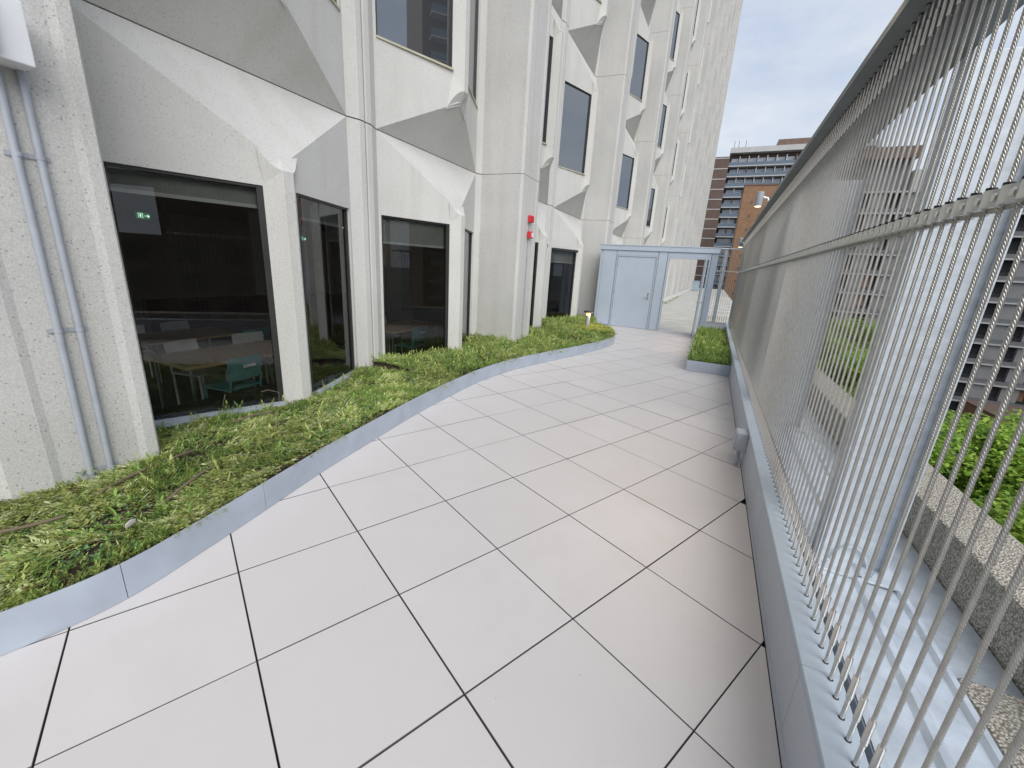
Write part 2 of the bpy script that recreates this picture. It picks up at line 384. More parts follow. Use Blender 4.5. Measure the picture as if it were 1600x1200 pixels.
def window_mesh(kind, side):
    m = MB(); hv0, hv1 = (.99, 2.93) if kind == 'upper' else (.875, 2.93)
    sf, sd_ = .24, .096; h0, h1 = .275, AP - .165
    U = (lambda u: u) if side == 0 else (lambda u: PW - u); sg = 1 if side == 0 else -1
    d = lambda u: sd_ + (.575 - sd_) * (u - sf) / (AP - sf)
    t_ = np.array([.378, .926 * sg, 0]); n_ = np.array([.926, -.378 * sg, 0]); zz = np.array([0, 0, 1.])
    r0 = .072
    o = np.array(V(U(h0), d(h0), hv0)) - n_ * r0
    wl = (h1 - h0) / .926; hl = hv1 - hv0; fw = .03; ft = .045
    m.obox(o, t_ * fw, n_ * ft, zz * hl); m.obox(o + t_ * (wl - fw - .03), t_ * (fw + .03), n_ * ft, zz * hl)
    m.obox(o + t_ * fw, t_ * (wl - 2 * fw - .03), n_ * (ft - .002), zz * .022); m.obox(o + t_ * fw + zz * (hl - .022), t_ * (wl - 2 * fw - .03), n_ * (ft - .002), zz * .022)
    gz = o + n_ * .02 + t_ * (fw - .01)
    m.add([gz + zz * .02, gz + t_ * (wl - 2 * fw) + zz * .02, gz + t_ * (wl - 2 * fw) + zz * (hl - .02), gz + zz * (hl - .02)], [(0, 1, 2, 3)], 1)
    if kind == 'upper':
        m.obox(o + n_ * (ft + .002) + zz * .001, t_ * wl, n_ * (r0 - ft + .012), zz * .022, 2)
    else:
        m.obox(o + n_ * (ft + .002) - zz * .03, t_ * wl, n_ * .09, zz * .05, 3)
    me = m.mesh('window', [M['frame'], M['glass'] if kind == 'room' else M['glass_up'], M['sillcream'], M['edging']], fixn=True)
    for f in me.polygons:                      # the pane faces out of doors
        if f.material_index == 1 and f.normal.dot(Vector(n_)) < 0: f.flip()
    me.update(); return me
def blind_mesh(side, drop):
    m = MB(); sf, sd_ = .24, .096; h0, h1 = .275, AP - .165
    U = (lambda u: u) if side == 0 else (lambda u: PW - u); sg = 1 if side == 0 else -1
    d = lambda u: sd_ + (.575 - sd_) * (u - sf) / (AP - sf)
    t_ = np.array([.378, .926 * sg, 0]); n_ = np.array([.926, -.378 * sg, 0]); zz = np.array([0, 0, 1.])
    o = np.array(V(U(h0), d(h0), 2.93)) - n_ * .13 + t_ * .02; wl = (h1 - h0) / .926 - .04
    m.obox(o - zz * drop, t_ * wl, n_ * .004, zz * drop, 0); m.obox(o - zz * (drop + .03), t_ * wl, n_ * .018, zz * .03, 1)
    return m.mesh('roller_blind', [M['blind'], M['blindbar']])
PM = {k: panel_mesh(k) for k in ('ground', 'upper')}
WM = {(k, s): window_mesh(k, s) for k in ('room', 'ground_dark', 'upper') for s in (0, 1)}
for s in (0, 1):
    WM[('ground_dark', s)] = window_mesh('room', s); WM[('ground_dark', s)].materials[1] = M['glass_up']
def pier_mesh():
    m = MB(); e = .004
    P = [(-.15, -.17), (-.15, .70), (.94, .64), (.97, .62), (.97, .56), (.957, .52), (.957, .14), (.968, .10), (.962, -.07), (.92, -.115)]
    m.prism(P, e, H - e); return m.mesh('pier_segment', M['pier'], bevel=0)
PI = pier_mesh()
NB, NS = 12, 11
cells = []
def add_cell(b, s):
    for q in (0, 1):
        y = Y0 + PER * b + PW * q
        kind = 'ground' if s == 0 else 'upper'
        p = link('facade_panel', PM[kind], tower, (0, y - 8, s * H)); cells.append((p, b, s, q))
for b in range(-1, NB):
    for s in range(NS): add_cell(b, s)
for k in range(-1, NB + 1):
    for s in range(NS):
        link('pier_segment', PI, tower, (0, Y0 + PER * k - .602 - 8, s * H))
# windows: nearest 300 as sub-parts of their panels, the remaining ones as one part
def cell_key(c):
    p, b, s, q = c; y = Y0 + PER * b + PW * (q + .5); z = -.76 + s * H + 2
    dist = math.hypot(4, y, z - 1.6)
    elev = (z - 1.6) / max(.1, math.hypot(4, y)) if y > 0 else 9
    return dist + (500 if (elev > .75 or y < 0) else 0)
cells.sort(key=cell_key); nwin = 0; far = MB()
for p, b, s, q in cells:
    for side in (0, 1):
        kind = 'upper' if s else ('room' if b < 2 else 'ground_dark')
        me = WM[(kind, side)]
        if nwin < 298 or kind == 'room':
            link('window', me, p); nwin += 1
            if kind == 'room':
                link('roller_blind', blind_mesh(side, {(0, 0, 0): .16, (0, 0, 1): .20, (0, 1, 0): .33, (0, 1, 1): 1.9}.get((b, q, side), .35)), p)
        else:
            o = len(far.v); L = p.location
            far.v += [(v.co.x + L.x, v.co.y + L.y, v.co.z + L.z) for v in me.vertices]
            for f in me.polygons: far.f.append(tuple(o + i for i in f.vertices)); far.m.append(f.material_index)
fw = link('distant_windows', far.mesh('distant_windows', [M['frame'], M['glass_up'], M['sillcream'], M['edging']], fixn=False), tower); fw['kind'] = 'stuff'
part('tower_core', B((-34, XB - .125, -7, 80.4, Z1, 42.9), (-34, XB - .125, 15, 80.4, -.8, Z1 - .002), (-34, -13.2, -7, 14.9, -.8, Z1 - .002)), M['darkrec'], tower)
part('tower_end_wall', B((-34, XB + .35, 80.42, 80.9, -14, 43.1)), M['panel'], tower)
part('tower_roof', B((-34.3, XB + .6, -7.5, 81, 43.12, 43.6)), M['smooth'], tower)
part('joint_backing', B((XB - .118, XB - .02, -6, 79.8, 2.2 + .0, Z1 + .03)), M['smooth'], tower)
# the room behind the ground floor windows
part('room_floor', B((-13, XB - .14, -6.5, 14.8, -.6, -.42)), M['carpet'], tower)
part('room_ceiling', B((-13, XB - .14, -6.5, 14.8, 2.42, 2.6)), M['inwall'], tower)
part('room_back_wall', B((-13.15, -13.0, -6.5, 14.8, -.42, 2.42)), M['inwall'], tower)
part('room_end_wall', B((-13, XB - .14, 14.8, 14.95, -.42, 2.42)), M['inwall'], tower)
for y in (1.8, 6.0, 10.2): part('room_column', B((-9.3, -8.7, y, y + .55, -.42, 2.42)), M['inwall'], tower)
part('room_divider', B((-8.2, -8.05, 3.4, 8.5, -.42, .75)), M['brick_d'], tower)
part('sill_wall', B((XB - .3, XB - .13, Y0 - 6, 14.7, -.6, .085)), M['darkrec'], tower)

# ------------------------------------------------------------------ room furniture seen through the glass
def make_chair(col, label, loc, rz, bcol=None):
    o = empty('chair', loc, label, 'chair', 'chairs in the room behind the glass'); o.rotation_euler = (0, 0, rz)
    m = MB(); m.box(-.22, .22, -.2, .22, .43, .45); mk('seat', m, M[col], o, bevel=.006)
    m = MB(); rows = 5; cols = 6; vs = []
    for r in range(rows + 1):
        for c in range(cols + 1):
            x = -.22 + .44 * c / cols; z = .55 + .28 * r / rows; yy = -.23 - .05 * r / rows + .035 * (x / .22) ** 2
            vs.append((x, yy, z))
    nb = len(vs); vs += [(x, y - .012, z) for x, y, z in vs]
    fs = []
    for r in range(rows):
        for c in range(cols):
            a = r * (cols + 1) + c; fs.append((a, a + 1, a + cols + 2, a + cols + 1)); fs.append((nb + a, nb + a + cols + 1, nb + a + cols + 2, nb + a + 1))
    per = list(range(cols + 1)) + [(r + 1) * (cols + 1) + cols for r in range(rows)] + [rows * (cols + 1) + c for c in range(cols - 1, -1, -1)] + [r * (cols + 1) for r in range(rows - 1, 0, -1)]
    for i in range(len(per)): a, b = per[i], per[(i + 1) % len(per)]; fs.append((a, nb + a, nb + b, b))
    m.add(vs, fs); bk = mk('backrest', m, M[col], o, smooth=True)
    m = MB(); m.box(-.07, .09, -.292, -.288, .70, .735); mk('sticker', m, M['white'], bk)
    for sx in (-1, 1):
        m = MB(); m.tube([(sx * .2, -.2, 0), (sx * .2, -.205, .45), (sx * .2, -.235, .58)], .014, 8); mk('leg', m, M[col], o, smooth=True)
        m = MB(); m.tube([(sx * .2, .2, 0), (sx * .2, .19, .44)], .014, 8); mk('leg', m, M[col], o, smooth=True)
    return o
def make_table(label, loc, w, d, rz=0):
    o = empty('table', loc, label, 'table', 'tables in the room behind the glass'); o.rotation_euler = (0, 0, rz)
    m = MB(); m.box(-d / 2, d / 2, -w / 2, w / 2, .70, .735); mk('table_top', m, M['wood'], o, bevel=.005)
    for sx in (-1, 1):
        for sy in (-1, 1):
            m = MB(); m.tube([(sx * (d / 2 - .08), sy * (w / 2 - .08), 0), (sx * (d / 2 - .08), sy * (w / 2 - .08), .70)], .02, 8); mk('leg', m, M['steel_leg'], o)
FZ = -.42
# chair local -y is its back side
make_table('wood topped table just inside the first large window', (-5.55, 3.2, FZ), 1.6, .9)
make_chair('teal', 'teal chair with its back to the first window, label stuck on it', (-5.08, 2.86, FZ), rad(-82) + math.pi)
make_chair('chairw', 'white chair on the far side of the nearest table, left one', (-5.98, 2.98, FZ), rad(-75))
make_chair('chairw', 'white chair on the far side of the nearest table beside the mullion', (-5.98, 3.78, FZ), rad(-95))
make_table('wood topped table deeper in the room behind the nearest table', (-7.2, 3.3, FZ), 1.5, .85)
make_chair('chairw', 'white chair deep in the room, left of the pair at the second table', (-7.6, 2.95, FZ), rad(-100))
make_chair('chairw', 'white chair deep in the room, right of the pair at the second table', (-7.65, 3.7, FZ), rad(-80))
make_chair('teal', 'teal chair in front of the second table', (-6.75, 4.1, FZ), rad(95))
make_table('wood topped table behind the second large window', (-5.6, 6.6, FZ), 1.6, .85)
make_chair('teal', 'teal chair behind the second window near the joint column', (-5.1, 4.75, FZ), rad(80))
make_chair('teal', 'teal chair seen low in the third window beside the plants', (-5.15, 6.25, FZ), rad(92))
make_chair('chairw', 'white chair behind the table in the third window', (-6.1, 6.7, FZ), rad(-88))
def exit_sign(loc, label):
    o = empty('exit_sign', loc, label, 'exit sign'); o.scale = (1, .62, .62)
    mk('sign_box', B((-.02, .02, -.15, .15, 0, .16)), M['exit'], o)
    m = MB()     # running figure, door frame and arrow as raised white shapes on the face
    def bar(y0, z0, y1, z1, w):
        dy, dz = y1 - y0, z1 - z0; l = math.hypot(dy, dz); ny, nz = -dz / l * w, dy / l * w
        m.add([(.0235, y0 + ny, z0 + nz), (.0235, y1 + ny, z1 + nz), (.0235, y1 - ny, z1 - nz), (.0235, y0 - ny, z0 - nz)], [(0, 1, 2, 3)])
    for a in ((-.12, .02, -.12, .14, .007), (-.12, .14, -.02, .14, .007), (-.02, .14, -.02, .02, .007), (-.07, .10, -.075, .065, .012), (-.075, .065, -.05, .04, .007), (-.05, .04, -.05, .02, .006),
              (-.075, .065, -.095, .03, .007), (-.07, .10, -.045, .085, .006), (-.07, .10, -.095, .08, .006), (.02, .08, .12, .08, .011), (.085, .115, .125, .08, .011), (.085, .045, .125, .08, .011)): bar(*a)
    m.prism([(-.064 + .012 * math.cos(k * .785), .122 + .012 * math.sin(k * .785)) for k in range(8)], .0212, .0236, axis='x')
    mk('pictogram', m, M['exitw'], o)
    m = MB(); m.tube([(0, 0, .16), (0, 0, (2.42 - loc[2]) / .62)], .008, 6); mk('hanger', m, M['steel_leg'], o)
exit_sign((-9.0, 3.98, 2.02), 'green running figure exit sign with arrow seen through first window')
exit_sign((-9.0, 7.05, 1.9), 'green exit sign hanging behind the second window')
for k, (x, y) in enumerate(((-9.6, 9.5), (-9.6, 11.5), (-9.6, 13.2))):
    o = empty('ceiling_light', (x, y, 2.38), ('left', 'middle', 'right')[k] + ' lit ceiling light strip seen through the third window', 'ceiling light', 'lit ceiling strips in the room')
    mk('housing', B((-.09, .09, -.62, .62, 0, .04)), M['white'], o); mk('diffuser', B((-.07, .07, -.6, .6, -.012, -.001)), M['tube'], o)

# ------------------------------------------------------------------ parapet, rail and cable fence
YS, YE = -1.0, 14.2
par = empty('parapet_wall', (.6, 6, 0), 'low grey metal clad parapet wall along the right of the terrace', 'wall')
y = YS; k = 0
while y < YE - .05:
    y2 = min(y + 1.22, YE)
    part('wall_panel', B((XW, .594, y + .0015, y2 - .0015, .004, .338)), M['wallpanel'], par); y = y2
y = YS
while y < YE - .05:
    y2 = min(y + 2.44, YE); m = MB()
    m.prism([(XW - .006, .322), (XW - .006, .344), (XW - .002, .348), (.604, .348), (.608, .344), (.608, .10), (.598, .10), (.598, .335), (XW + .004, .335), (XW + .004, .322)], y + .001, y2 - .001, axis='y')
    part('coping', m, M['cap'], par); y = y2
part('base_trim', B((XW - .0035, XW + .001, YS, YE, .0035, .045)), M['wallpanel'], par)
fence = empty('cable_fence', (.7, 6, .15), 'tall fence of closely spaced vertical steel cables along the right side', 'fence')
CX, SP = .571, .0685; ZB, ZT = .348, 2.69
def rope_mesh(z0, z1, r, lay, hi):
    m = MB()
    if hi:
        nv = 24; step = lay / 10; n = int((z1 - z0) / step) + 1
        for i in range(n + 1):
            z = min(z0 + i * step, z1); ph = 2 * math.pi * (z - z0) / lay
            for k in range(nv):
                a = 2 * math.pi * k / nv; rr = r * (.64 + .40 * abs(math.cos(3 * a)) ** .7)
                m.v.append((rr * math.cos(a - ph), rr * math.sin(a - ph), z))
        for i in range(n):
            for k in range(nv):
                m.f.append((i * nv + k, i * nv + (k + 1) % nv, (i + 1) * nv + (k + 1) % nv, (i + 1) * nv + k)); m.m.append(0)
        return m.mesh('cable', M['cable'], fixn=False, smooth=False)
    m.tube([(0, 0, z0), (0, 0, (z0 + z1) / 2), (0, 0, z1)], r * .93, 7, caps=False); return m.mesh('cable', M['cable'], smooth=True)
RC = .0052
rope_hi = rope_mesh(.14, ZT - ZB - .11, RC, .052, True); rope_lo = rope_mesh(.14, ZT - ZB - .11, RC, .066, False)
for me in (rope_hi,): me.polygons.foreach_set('use_smooth', [True] * len(me.polygons))
def fit_mesh(up):
    m = MB(); s = -1 if up else 1
    m.lathe([(.0085, 0), (.0085, s * .002)], (0, 0, 0), 12, 1)
    m.lathe([(.0062, s * .002), (.0062, s * .078), (.0080, s * .080), (.0086, s * .084), (.0086, s * .162), (.0080, s * .166), (.0060, s * .1665)], (0, 0, 0), 12, 0)
    return m.mesh('swage_fitting', [M['stainless'], M['black']], smooth=True)
fit_lo, fit_up = fit_mesh(False), fit_mesh(True)
m = MB(); m.lathe([(.0105, 0), (.0105, .024)], (0, 0, 1.832 - ZB), 10); grom = m.mesh('grommet', M['black'], smooth=True)
ncab = int((YE - .12 - .35) / SP)
for i in range(ncab):
    yy = 1.216 + (i - 12) * SP
    if yy > YE - .1: break
    c = link('cable', rope_hi if yy < 4.6 else rope_lo, fence, local(fence, CX, yy, ZB)); c.rotation_euler = (0, 0, 0)
    link('swage_fitting', fit_lo, c); link('swage_fitting', fit_up, c, (0, 0, ZT - ZB))
    if yy < 8: link('grommet', grom, c)
ylast = 1.216 + (i - 12) * SP
# top rail: plate with a tube behind
part('top_rail', B((.495, .80, YS, YE + .05, 2.692, 2.712), (.495, .503, YS, YE + .05, 2.712, 2.735)), M['rail'], fence, bevel=.002)
part('rail_beam', B((.66, .76, YS, YE, 2.53, 2.69)), M['rail'], fence, bevel=.004)
# spacer bar: two clamp halves bulging round every cable
m = MB(); m2 = MB()
zb, zt = 1.80, 1.838
prof = []
nn = 8
ys0 = 1.216 - 12 * SP - SP / 2; cnt = int((YE - ys0) / SP)
fr = []
for i in range(cnt):
    for k in range(nn):
        t = k / nn; yy = ys0 + (i + t) * SP; bul = .017 * abs(math.sin(math.pi * t)) ** .8
        fr.append((yy, bul))
for sgn, x0 in ((-1, CX - .014), (1, CX + .014)):
    o = len(m.v)
    for yy, bul in fr:
        xo = x0 + sgn * (.005 + bul); xi = x0 - sgn * (.004 - bul * .55)
        m.v += [(xo, yy, zb), (xo, yy, zt), (xi, yy, zt), (xi, yy, zb)]
    for i in range(len(fr) - 1):
        for k in range(4):
            a = o + i * 4 + k; b = o + i * 4 + (k + 1) % 4; m.f.append((a, b, b + 4, a + 4)); m.m.append(0)
part('spacer_bar', m, M['nickel'], fence, smooth=True)
for i in range(cnt):
    yy = ys0 + i * SP
    m2.tube([(CX - .030, yy, 1.819), (CX + .032, yy, 1.819)], .007, 8)
    m2.tube([(CX - .0335, yy, 1.819), (CX - .029, yy, 1.819)], .0095, 6)
sb = part('clamp_bolts', m2, M['stainless'], fence, smooth=True); sb['kind'] = 'stuff'
# posts: inner flange, web, outer flange, base plate
def post_parts(y):
    p = part('post', B((.755, .767, y - .055, y + .055, .165, 2.53), (1.045, 1.057, y - .055, y + .055, .165, 2.53), (.767, 1.045, y - .006, y + .006, .165, 2.53)), [M['galvpost']], fence, bevel=.002)
    m = MB(); m.box(.70, 1.10, y - .13, y + .13, .151, .166); part('base_plate', m, M['galvpost'], p, bevel=.002)
    for dx in (.80, 1.0):
        for dy in (-.09, .09):
            m = MB(); m.lathe([(.016, 0), (.016, .012), (.008, .0122), (.008, .03)], (dx, y + dy, .166), 6); part('bolt', m, M['galv'], p)
    m = MB(); n = 10
    pts = [(.83 + .16 * k / n, y - .02, .166 + .10 * math.sin(math.pi * min(1, max(0, k / n))) ** .6 + .002) for k in range(n + 1)]
    m.tube(pts, .006, 6); part('lifting_loop', m, M['galv'], p, smooth=True)
for k in range(6): post_parts(2.52 + 2.44 * k)
# outboard sheet metal and outer kerb
pan = empty('metal_gutter', (1.0, 6, .1), 'galvanised sheet metal gutter with folded ribs behind the cables', 'gutter')
for (a, b) in ((-1, 1.3), (1.3, 3.9), (3.9, 6.6), (6.6, 9.3), (9.3, 12), (12, 14.6)):
    m = MB(); prof = [(.706, .05), (.706, .205), (.730, .207), (.736, .15), (.90, .148), (.92, .166), (.945, .166), (.965, .146), (1.08, .140), (1.095, .158), (1.115, .158), (1.13, .10), (1.14, .05)]
    v = [(x, a + .002, z) for x, z in prof] + [(x, b - .002, z) for x, z in prof]; n = len(prof)
    m.add(v, [(i, i + 1, n + i + 1, n + i) for i in range(n - 1)]); part('ribbed_sheet', m, M['galv'], pan, smooth=False, fixn=False)
part('trough_shade_plate', B((.700, .704, -1, 14.6, .05, .200), (.61, .6995, -1, 14.6, .04, .05)), M['wallpanel_shaded'], pan)  # added plate and floor, painted dark as the shadow behind the coping
for (a, b) in ((1.95, 4.6), (4.6, 7.3), (7.3, 10), (10, 14.6)):
    part('flat_sheet', B((1.13, 1.40, a + .002, b - .002, .02, .065)), M['galv'], pan)
ok_ = empty('concrete_kerb', (1.55, 6, -.4), 'rough exposed aggregate kerb running outside the cable fence', 'kerb')
for (a, b) in ((-2.5, 1.6), (1.6, 7.6), (7.6, 13.6), (13.6, 30)):
    part('kerb_block', B((1.41, 1.72, a + .006, b - .006, -.94, .34)), M['pebble'], ok_, bevel=.015)
part('kerb_return', B((1.145, 1.408, -2.5, 1.945, -.94, .13)), M['pebble'], ok_, bevel=.012)
# small electrical box on the parapet wall
jb = empty('junction_box', (.47, 3.98, .13), 'small grey electrical box with conduit on the parapet wall', 'electrical box')
part('box_body', B((.405, .496, 3.88, 4.03, .15, .32)), M['conduit'], jb, bevel=.006)
part('box_cover', B((.398, .4045, 3.885, 4.025, .155, .315)), M['conduit'], jb, bevel=.003)
m = MB(); m.tube([(.45, 3.93, .155), (.45, 3.93, .0)], .017, 10); part('conduit', m, M['conduit'], jb, smooth=True)
m = MB(); m.tube([(.465, 3.99, .155), (.465, 3.99, .0)], .008, 8); part('conduit', m, M['conduit'], jb, smooth=True)

# rail mounted downlights
def downlight(y, label, x=.50, z=3.02, e=9):
    o = empty('downlight', (x, y, z), label, 'outdoor light', 'downlights on the fence rail')
    m = MB(); m.lathe([(.062, 0), (.068, .01), (.068, .25), (.06, .26)], (0, 0, 0), 20); mk('lamp_body', m, M['conduit'], o, smooth=True)
    m = MB(); m.lathe([(.055, -.004), (.055, -.001)], (0, 0, 0), 20); mk('lens', m, M['warm2'], o)
    m = MB(); m.tube([(.05, 0, .17), (.14, 0, .15), (.2, 0, .02), (.2, 0, 2.71 - z)], .02, 8); mk('bracket', m, M['galv'], o, smooth=True)
    l = bpy.data.lights.new('downlight_lamp', 'SPOT'); l.energy = e; l.color = (1, .74, .45); l.spot_size = rad(95); l.spot_blend = .8; l.shadow_soft_size = .05
    lo = bpy.data.objects.new('downlight_lamp', l); COL.objects.link(lo); lo.parent = o; lo.location = (0, 0, -.03); lo.rotation_euler = (rad(16), rad(-8), 0)
downlight(2.55, 'grey cylindrical downlight on the fence rail nearest the camera', e=36)
downlight(9.87, 'grey cylindrical downlight with warm lens on the far fence rail', e=45)
downlight(14.35, 'small grey downlight above the far corner of the cable fence', z=2.55, e=20)

# ------------------------------------------------------------------ gate wall with two doors
GY = 13.0
gate = empty('gate_wall', (-1.6, GY, 0), 'blue grey metal screen wall with one closed and one open doorway', 'gate')
def gb(name, *boxes, mat='door', bev=.004, par=None): return part(name, B(*boxes), M[mat], par or gate, bevel=bev)
gb('backing_frame', (-3.215, -2.79, GY + .03, GY + .12, .03, 2.26), (-1.63, -1.31, GY + .03, GY + .12, .03, 2.26), (-.23, -.035, GY + .03, GY + .12, .03, 2.26), mat='frame', bev=0)
gb('side_panel', (-3.22, -2.81, GY, GY + .14, .02, 2.27)); gb('side_panel', (-3.30, -3.223, GY + .01, GY + .9, .0, 2.27))
gb('middle_panel', (-1.586, -1.35, GY, GY + .14, .02, 2.27)); gb('right_panel', (-.19, -.03, GY, GY + .14, .02, 2.27), mat='door_dark')
gb('head_panel', (-2.797, -1.603, GY + .002, GY + .14, 2.15, 2.27)); gb('head_panel', (-1.337, -.203, GY + .002, GY + .14, 2.15, 2.27))
gb('top_cap', (-3.32, -.01, GY - .03, GY + .2, 2.273, 2.40)); gb('cap_lip', (-3.33, 0, GY - .04, GY + .21, 2.402, 2.43))
for x in (-2.797, -1.64): gb('door_frame', (x, x + .045, GY - .012, GY + .13, 0, 2.148), mat='door_dark')
gb('door_frame', (-2.75, -1.642, GY - .012, GY + .13, 2.10, 2.1475), mat='door_dark')
for x in (-1.337, -.245): gb('door_frame', (x, x + .045, GY - .012, GY + .13, 0, 2.148))
gb('door_frame', (-1.29, -.247, GY - .012, GY + .13, 2.10, 2.1475))
gb('threshold', (-1.29, -.247, GY, GY + .15, .0, .018), mat='galv')
door = gb('closed_door', (-2.745, -1.647, GY + .006, GY + .05, .012, 2.095))
def lever(parent, x, y, z, sx, sy=-1, vertical=False):
    m = MB(); m.box(x - .022, x + .022, min(y, y + sy * .008), max(y, y + sy * .008), z - .1, z + .11); pl = part('handle', m, M['stainless'], parent, bevel=.003)
    return pl
h = lever(door, -1.735, GY + .005, .98, -1)
m = MB(); m.tube([(-1.735, GY, .96), (-1.735, GY - .055, .96), (-1.85, GY - .06, .96)], .011, 10); part('lever', m, M['stainless'], door, smooth=True)
for z in (.25, 1.05, 1.85):
    m = MB(); m.tube([(-2.748, GY - .004, z - .055), (-2.748, GY - .004, z + .055)], .011, 8); part('hinge', m, M['stainless'], door, smooth=True)
hx, hy, fx, fy = -.315, GY - .002, -.262, GY - .90
dv = np.array([fx - hx, fy - hy, 0]); dl = np.linalg.norm(dv); dv /= dl; nv_ = np.array([-dv[1], dv[0], 0])
m = MB(); m.obox(np.array([hx, hy, .012]), dv * dl, nv_ * -.044, np.array([0, 0, 2.08]))
od = part('open_door', m, M['door_dark'], gate, bevel=.003)
pc = np.array([hx, hy, .98]) + dv * (dl - .07)
for s_ in (1, -1):
    b0 = pc + nv_ * (.0 if s_ > 0 else -.044)
    m = MB(); m.tube([b0, b0 + nv_ * s_ * .05, b0 + nv_ * s_ * .055 - dv * .11], .011, 8); part('lever', m, M['stainless'], od, smooth=True)

# short cable fence closing the corner between gate and long fence
cf = empty('corner_fence', (.25, GY + .05, .36), 'short cable fence on a low wall between the gate and the long fence', 'fence')
part('low_wall', B((-.02, .49, GY, GY + .16, 0, .40)), M['wallpanel'], cf, bevel=.003)
part('wall_coping', B((-.022, .492, GY - .01, GY + .17, .403, .418)), M['cap'], cf, bevel=.002)
part('post', B((.10, .20, GY + .05, GY + .07, .419, 2.40), (.145, .155, GY + .071, GY + .2, .419, 2.40), (.10, .20, GY + .2, GY + .212, .419, 2.40)), M['galvpost'], cf, bevel=.002)
part('top_bar', B((-.02, .52, GY + .02, GY + .08, 2.40, 2.43)), M['galv'], cf, bevel=.002)
part('spacer_bar', B((-.02, .58, GY + .028, GY + .042, 1.81, 1.835)), M['nickel'], cf)
rope_s = rope_mesh(0, 1.98, RC, .066, False)
for k in range(9):
    c = link('cable', rope_s, cf, local(cf, .015 + k * .056, GY + .035, .42)); link('swage_fitting', fit_lo, c)

# ------------------------------------------------------------------ planters
def smooth_path(pts, n=10):
    P = [np.array(p, float) for p in pts]; P = [2 * P[0] - P[1]] + P + [2 * P[-1] - P[-2]]; o = []
    for i in range(1, len(P) - 2):
        for k in range(n):
            t = k / n; a, b, c, d = P[i - 1:i + 3]
            o.append(.5 * (2 * b + (c - a) * t + (2 * a - 5 * b + 4 * c - d) * t * t + (3 * b - a - 3 * c + d) * t ** 3))
    o.append(P[-2]); return o
EDGE = smooth_path([(-3.1, -1.6), (-2.75, -.7), (-2.42, -.05), (-2.27, .36), (-2.225, .66), (-2.275, 1.01), (-2.385, 1.56), (-2.475, 2.0), (-2.575, 2.66), (-2.655, 3.2), (-2.715, 3.8), (-2.755, 4.4), (-2.765, 4.95), (-2.69, 5.75), (-2.54, 6.4), (-2.32, 7.2), (-2.09, 8.1), (-1.93, 8.9), (-1.89, 9.5), (-2.0, 10.15), (-2.25, 10.75), (-2.6, 11.3), (-2.95, 11.9), (-3.1, 12.5), (-3.2, 12.9)], 8)
pl = empty('planter_bed', (-2.6, 5, 0), 'long planting bed with curving blue grey metal edging beside the facade', 'planter')
def ribbon(path, h, t, lipw=.0):
    m = MB(); n = len(path); nor = []
    for i in range(n):
        d = path[min(i + 1, n - 1)] - path[max(i - 1, 0)]; d = d / np.linalg.norm(d); nor.append(np.array([d[1], -d[0]]))
    for p, q in zip(path, nor):
        a = p; b = p - q * t
        m.v += [(a[0], a[1], .002), (a[0], a[1], h), (b[0], b[1], h), (b[0], b[1], .002)]
    for i in range(n - 1):
        for k in range(4): m.f.append((i * 4 + k, i * 4 + (k + 1) % 4, i * 4 + 4 + (k + 1) % 4, i * 4 + 4 + k)); m.m.append(0)
    m.f += [(3, 2, 1, 0), (n * 4 - 4, n * 4 - 3, n * 4 - 2, n * 4 - 1)]; m.m += [0, 0]
    return m
EH = .192
i0 = 0
for i1 in (32, 46, 70, 96, 120, 144, 168, len(EDGE) - 1):
    seg = [p.copy() for p in EDGE[i0:i1 + 1]]
    d = seg[-1] - seg[-2]; seg[-1] = seg[-1] - d / np.linalg.norm(d) * .003
    part('edging_strip', ribbon(seg, EH, .004), M['edging'], pl, smooth=True); i0 = i1
EA = np.array(EDGE)
def facade_x(y):
    u = (y - Y0) % PER
    if u > 2 * PW: return XB + .95
    u = u % PW; u = min(u, PW - u); return XB + .096 + max(0, (u - .24)) * .408 - .05
def hnoise(x, y, s, seed=0):
    return (math.sin(x * s * 1.3 + seed) * math.cos(y * s * 1.1 + seed * 2.1) + .6 * math.sin((x + y) * s * 2.3 + seed * 1.7) + .4 * math.cos((x * 1.7 - y) * s * 3.1 + seed)) / 2
def edge_x(y): return float(np.interp(y, EA[:, 1], EA[:, 0]))
def soil_z(x, y): return .165 + .035 * hnoise(x, y, 1.7, 1) + .012 * hnoise(x, y, 7, 3) + (.045 * max(0, min(1, (edge_x(y) - x) / .5)) if y > 4.2 else .02 - .075 * max(0, min(1, (-3.3 - x) / .5)))
m = MB(); rows = np.linspace(-1.5, 12.85, 150); nc = 14
for y in rows:
    xa, xb = facade_x(y) - .15, edge_x(y) - .006
    for c in range(nc + 1):
        x = xa + (xb - xa) * c / nc; z = soil_z(x, y) - .02
        m.v.append((x, y, z if c < nc else min(z, EH - .03)))
for r in range(len(rows) - 1):
    for c in range(nc): a = r * (nc + 1) + c; m.f.append((a, a + 1, a + nc + 2, a + nc + 1)); m.m.append(0)
part('soil_bed', m, M['soil'], pl, smooth=True, fixn=False)
SPX0, SPX1, SPY0, SPY1 = -.20, .492, 7.78, 12.97
sp = empty('small_planter', (.15, 10, 0), 'small rectangular planter with blue grey edging against the parapet', 'planter')
part('edging_front', B((SPX0, SPX1, SPY0, SPY0 + .004, .002, EH)), M['edging'], sp)
part('edging_side', B((SPX0 - .004, SPX0 - .0002, SPY0, SPY1, .002, EH)), M['edging'], sp)
part('soil_bed', B((SPX0 + .001, SPX1, SPY0 + .006, SPY1, .01, .15)), M['soil'], sp)

